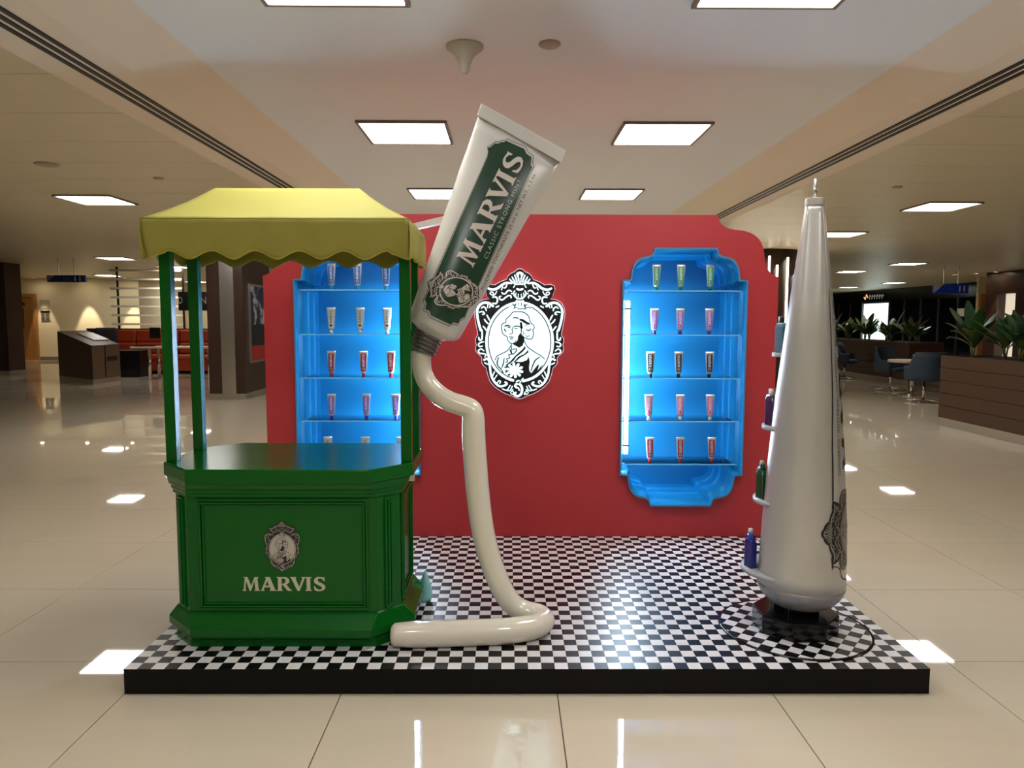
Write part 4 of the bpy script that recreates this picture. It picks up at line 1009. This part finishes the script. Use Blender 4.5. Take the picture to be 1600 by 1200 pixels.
def plant(x, y, z, s, nleaf, lab, grp, nm='leafy_plant', seed=0, joined=False):
    rd = random.Random(seed); t = thing(nm, lab, 'plant', (x, y, z), rd.uniform(0, 6), grp)
    m = MB(); m.smooth = True
    for k in range(5):
        an = 2*PI*k/5; m.tube([(0.01*math.cos(an), .01*math.sin(an), -.03), (.03*math.cos(an), .03*math.sin(an), .14*s)], .006*s+.003, 6)
    m.build('stem', mat('stem_green', srgb(110, 110, 64), .5), t)
    big = MB() if joined else None
    for k in range(nleaf):
        me = LMS[rd.randrange(5)]; an = k*2.4+rd.uniform(-.3, .3); sc2 = s*rd.uniform(.7, 1.15); tilt = rd.uniform(-.5, .3)
        M_ = Matrix.Translation((.03*math.cos(an), .03*math.sin(an), .10*s+rd.uniform(0, .08)*s)) @ Matrix.Rotation(an, 4, 'Z') @ Matrix.Rotation(tilt, 4, 'Y') @ Matrix.Scale(sc2, 4)
        if joined:
            big.smooth = True; big.cur = rd.randrange(3); big.add([M_ @ v.co for v in me.vertices], [tuple(p.vertices) for p in me.polygons])
        else:
            o = place('leaf', me, t); o.matrix_basis = M_
    if joined: tag(big.build('leaves', LEAF, t), kind='stuff')
for k, y in enumerate((6.9, 6.45, 6.0, 5.5, 4.9)):
    plant(5.98+.12*(k % 2), y, .945, .95, 22, ('broad-leaved green plant in the near planter, %s from its far end' % ('first', 'second', 'third', 'fourth', 'fifth')[k]), 'plants in the near planter', seed=k+3)
for k in range(9):
    plant(8.85+.15*(k % 2), 13.4+k*.52, .94, .8+.1*((k*7) % 3), 20, 'small dark leafy plant in the far planter, %s from the near end' % ('first', 'second', 'third', 'fourth', 'fifth', 'sixth', 'seventh', 'eighth', 'ninth')[k], 'plants in the far planter', seed=k+20, joined=True)
# blue chairs
BCH = mat('blue_grey_upholstery', srgb(36, 52, 68), .7)
def armchair(x, y, rz, lab):
    t = thing('swivel_chair', lab, 'chair', (x, y, 0), rz, 'blue swivel armchairs')
    # shell: curved back and arms, opening towards -y
    m = MB(); m.smooth = True; n = 26; vs = []; J = 5
    for i in range(n+1):
        an = FR(-35+250*i/n)          # from right arm front round the back to the left arm front
        rx_, ry_ = .29, .27
        bk = max(0, math.sin(an)); hgt = .62+.25*min(1, max(0, (bk-.15)/.35))
        for j in range(J+1):
            v = j/J; z = .38+(hgt-.38)*v; fl_ = 1+.05*v
            vs.append((rx_*fl_*math.cos(an), ry_*fl_*math.sin(an), z))
    m.add(vs, [(i*(J+1)+j, (i+1)*(J+1)+j, (i+1)*(J+1)+j+1, i*(J+1)+j+1) for i in range(n) for j in range(J)])
    o = m.build('backrest', BCH, t); s_ = o.modifiers.new('thick', 'SOLIDIFY'); s_.thickness = .045; s_.offset = 0
    m = MB(); m.smooth = False; m.prism([(.27*math.cos(2*PI*i/20), .26*math.sin(2*PI*i/20)-.02) for i in range(20)], .38, .47); m.build('seat', BCH, t, bevel=.03)
    m = MB(); m.smooth = True; m.tube([(0, 0, .05), (0, 0, .38)], .022, 12); m.build('pedestal', CHROME, t)
    for k in range(4):
        an = PI/4+PI/2*k; m = MB(); m.smooth = True; m.tube([(0, 0, .06), (.29*math.cos(an), .29*math.sin(an), .02)], [.018, .012], 8); m.build('leg', CHROME, t)
armchair(7.6, 12.0, .5, 'dark blue swivel armchair turned to the small table, seat facing the camera')
armchair(7.05, 9.85, PI+.05, 'dark blue swivel armchair seen from behind at the end of the planter')
armchair(8.05, 15.0, .9, 'dark blue swivel armchair partly hidden behind the silver tube')
ct = thing('cafe_table', 'small round pale cafe table on a steel stem between the blue chairs', 'table', (7.45, 10.95, 0))
m = MB(); m.smooth = False; m.lathe([(.42, .63), (.42, .67)], n=40); m.build('tabletop', mat('cafe_top', srgb(190, 170, 130), .35), ct, bevel=.006)
m = MB(); m.smooth = True; m.tube([(0, 0, .02), (0, 0, .63)], .035, 14); m.build('stem', CHROME, ct)
m = MB(); m.smooth = True; m.lathe([(.24, 0), (.24, .012), (.05, .03)], n=32); m.build('base_plate', CHROME, ct)
wbq = thing('water_glass', 'small clear glass standing on the round cafe table', 'glass', (7.4, 10.8, .6705))
m = MB(); m.smooth = True; m.lathe([(.028, 0), (.034, .11), (.031, .11), (.026, .005)], n=16, cap1=False); m.build('glass_body', mat('tumbler', srgb(190, 200, 205), .1, spec=.8), wbq)
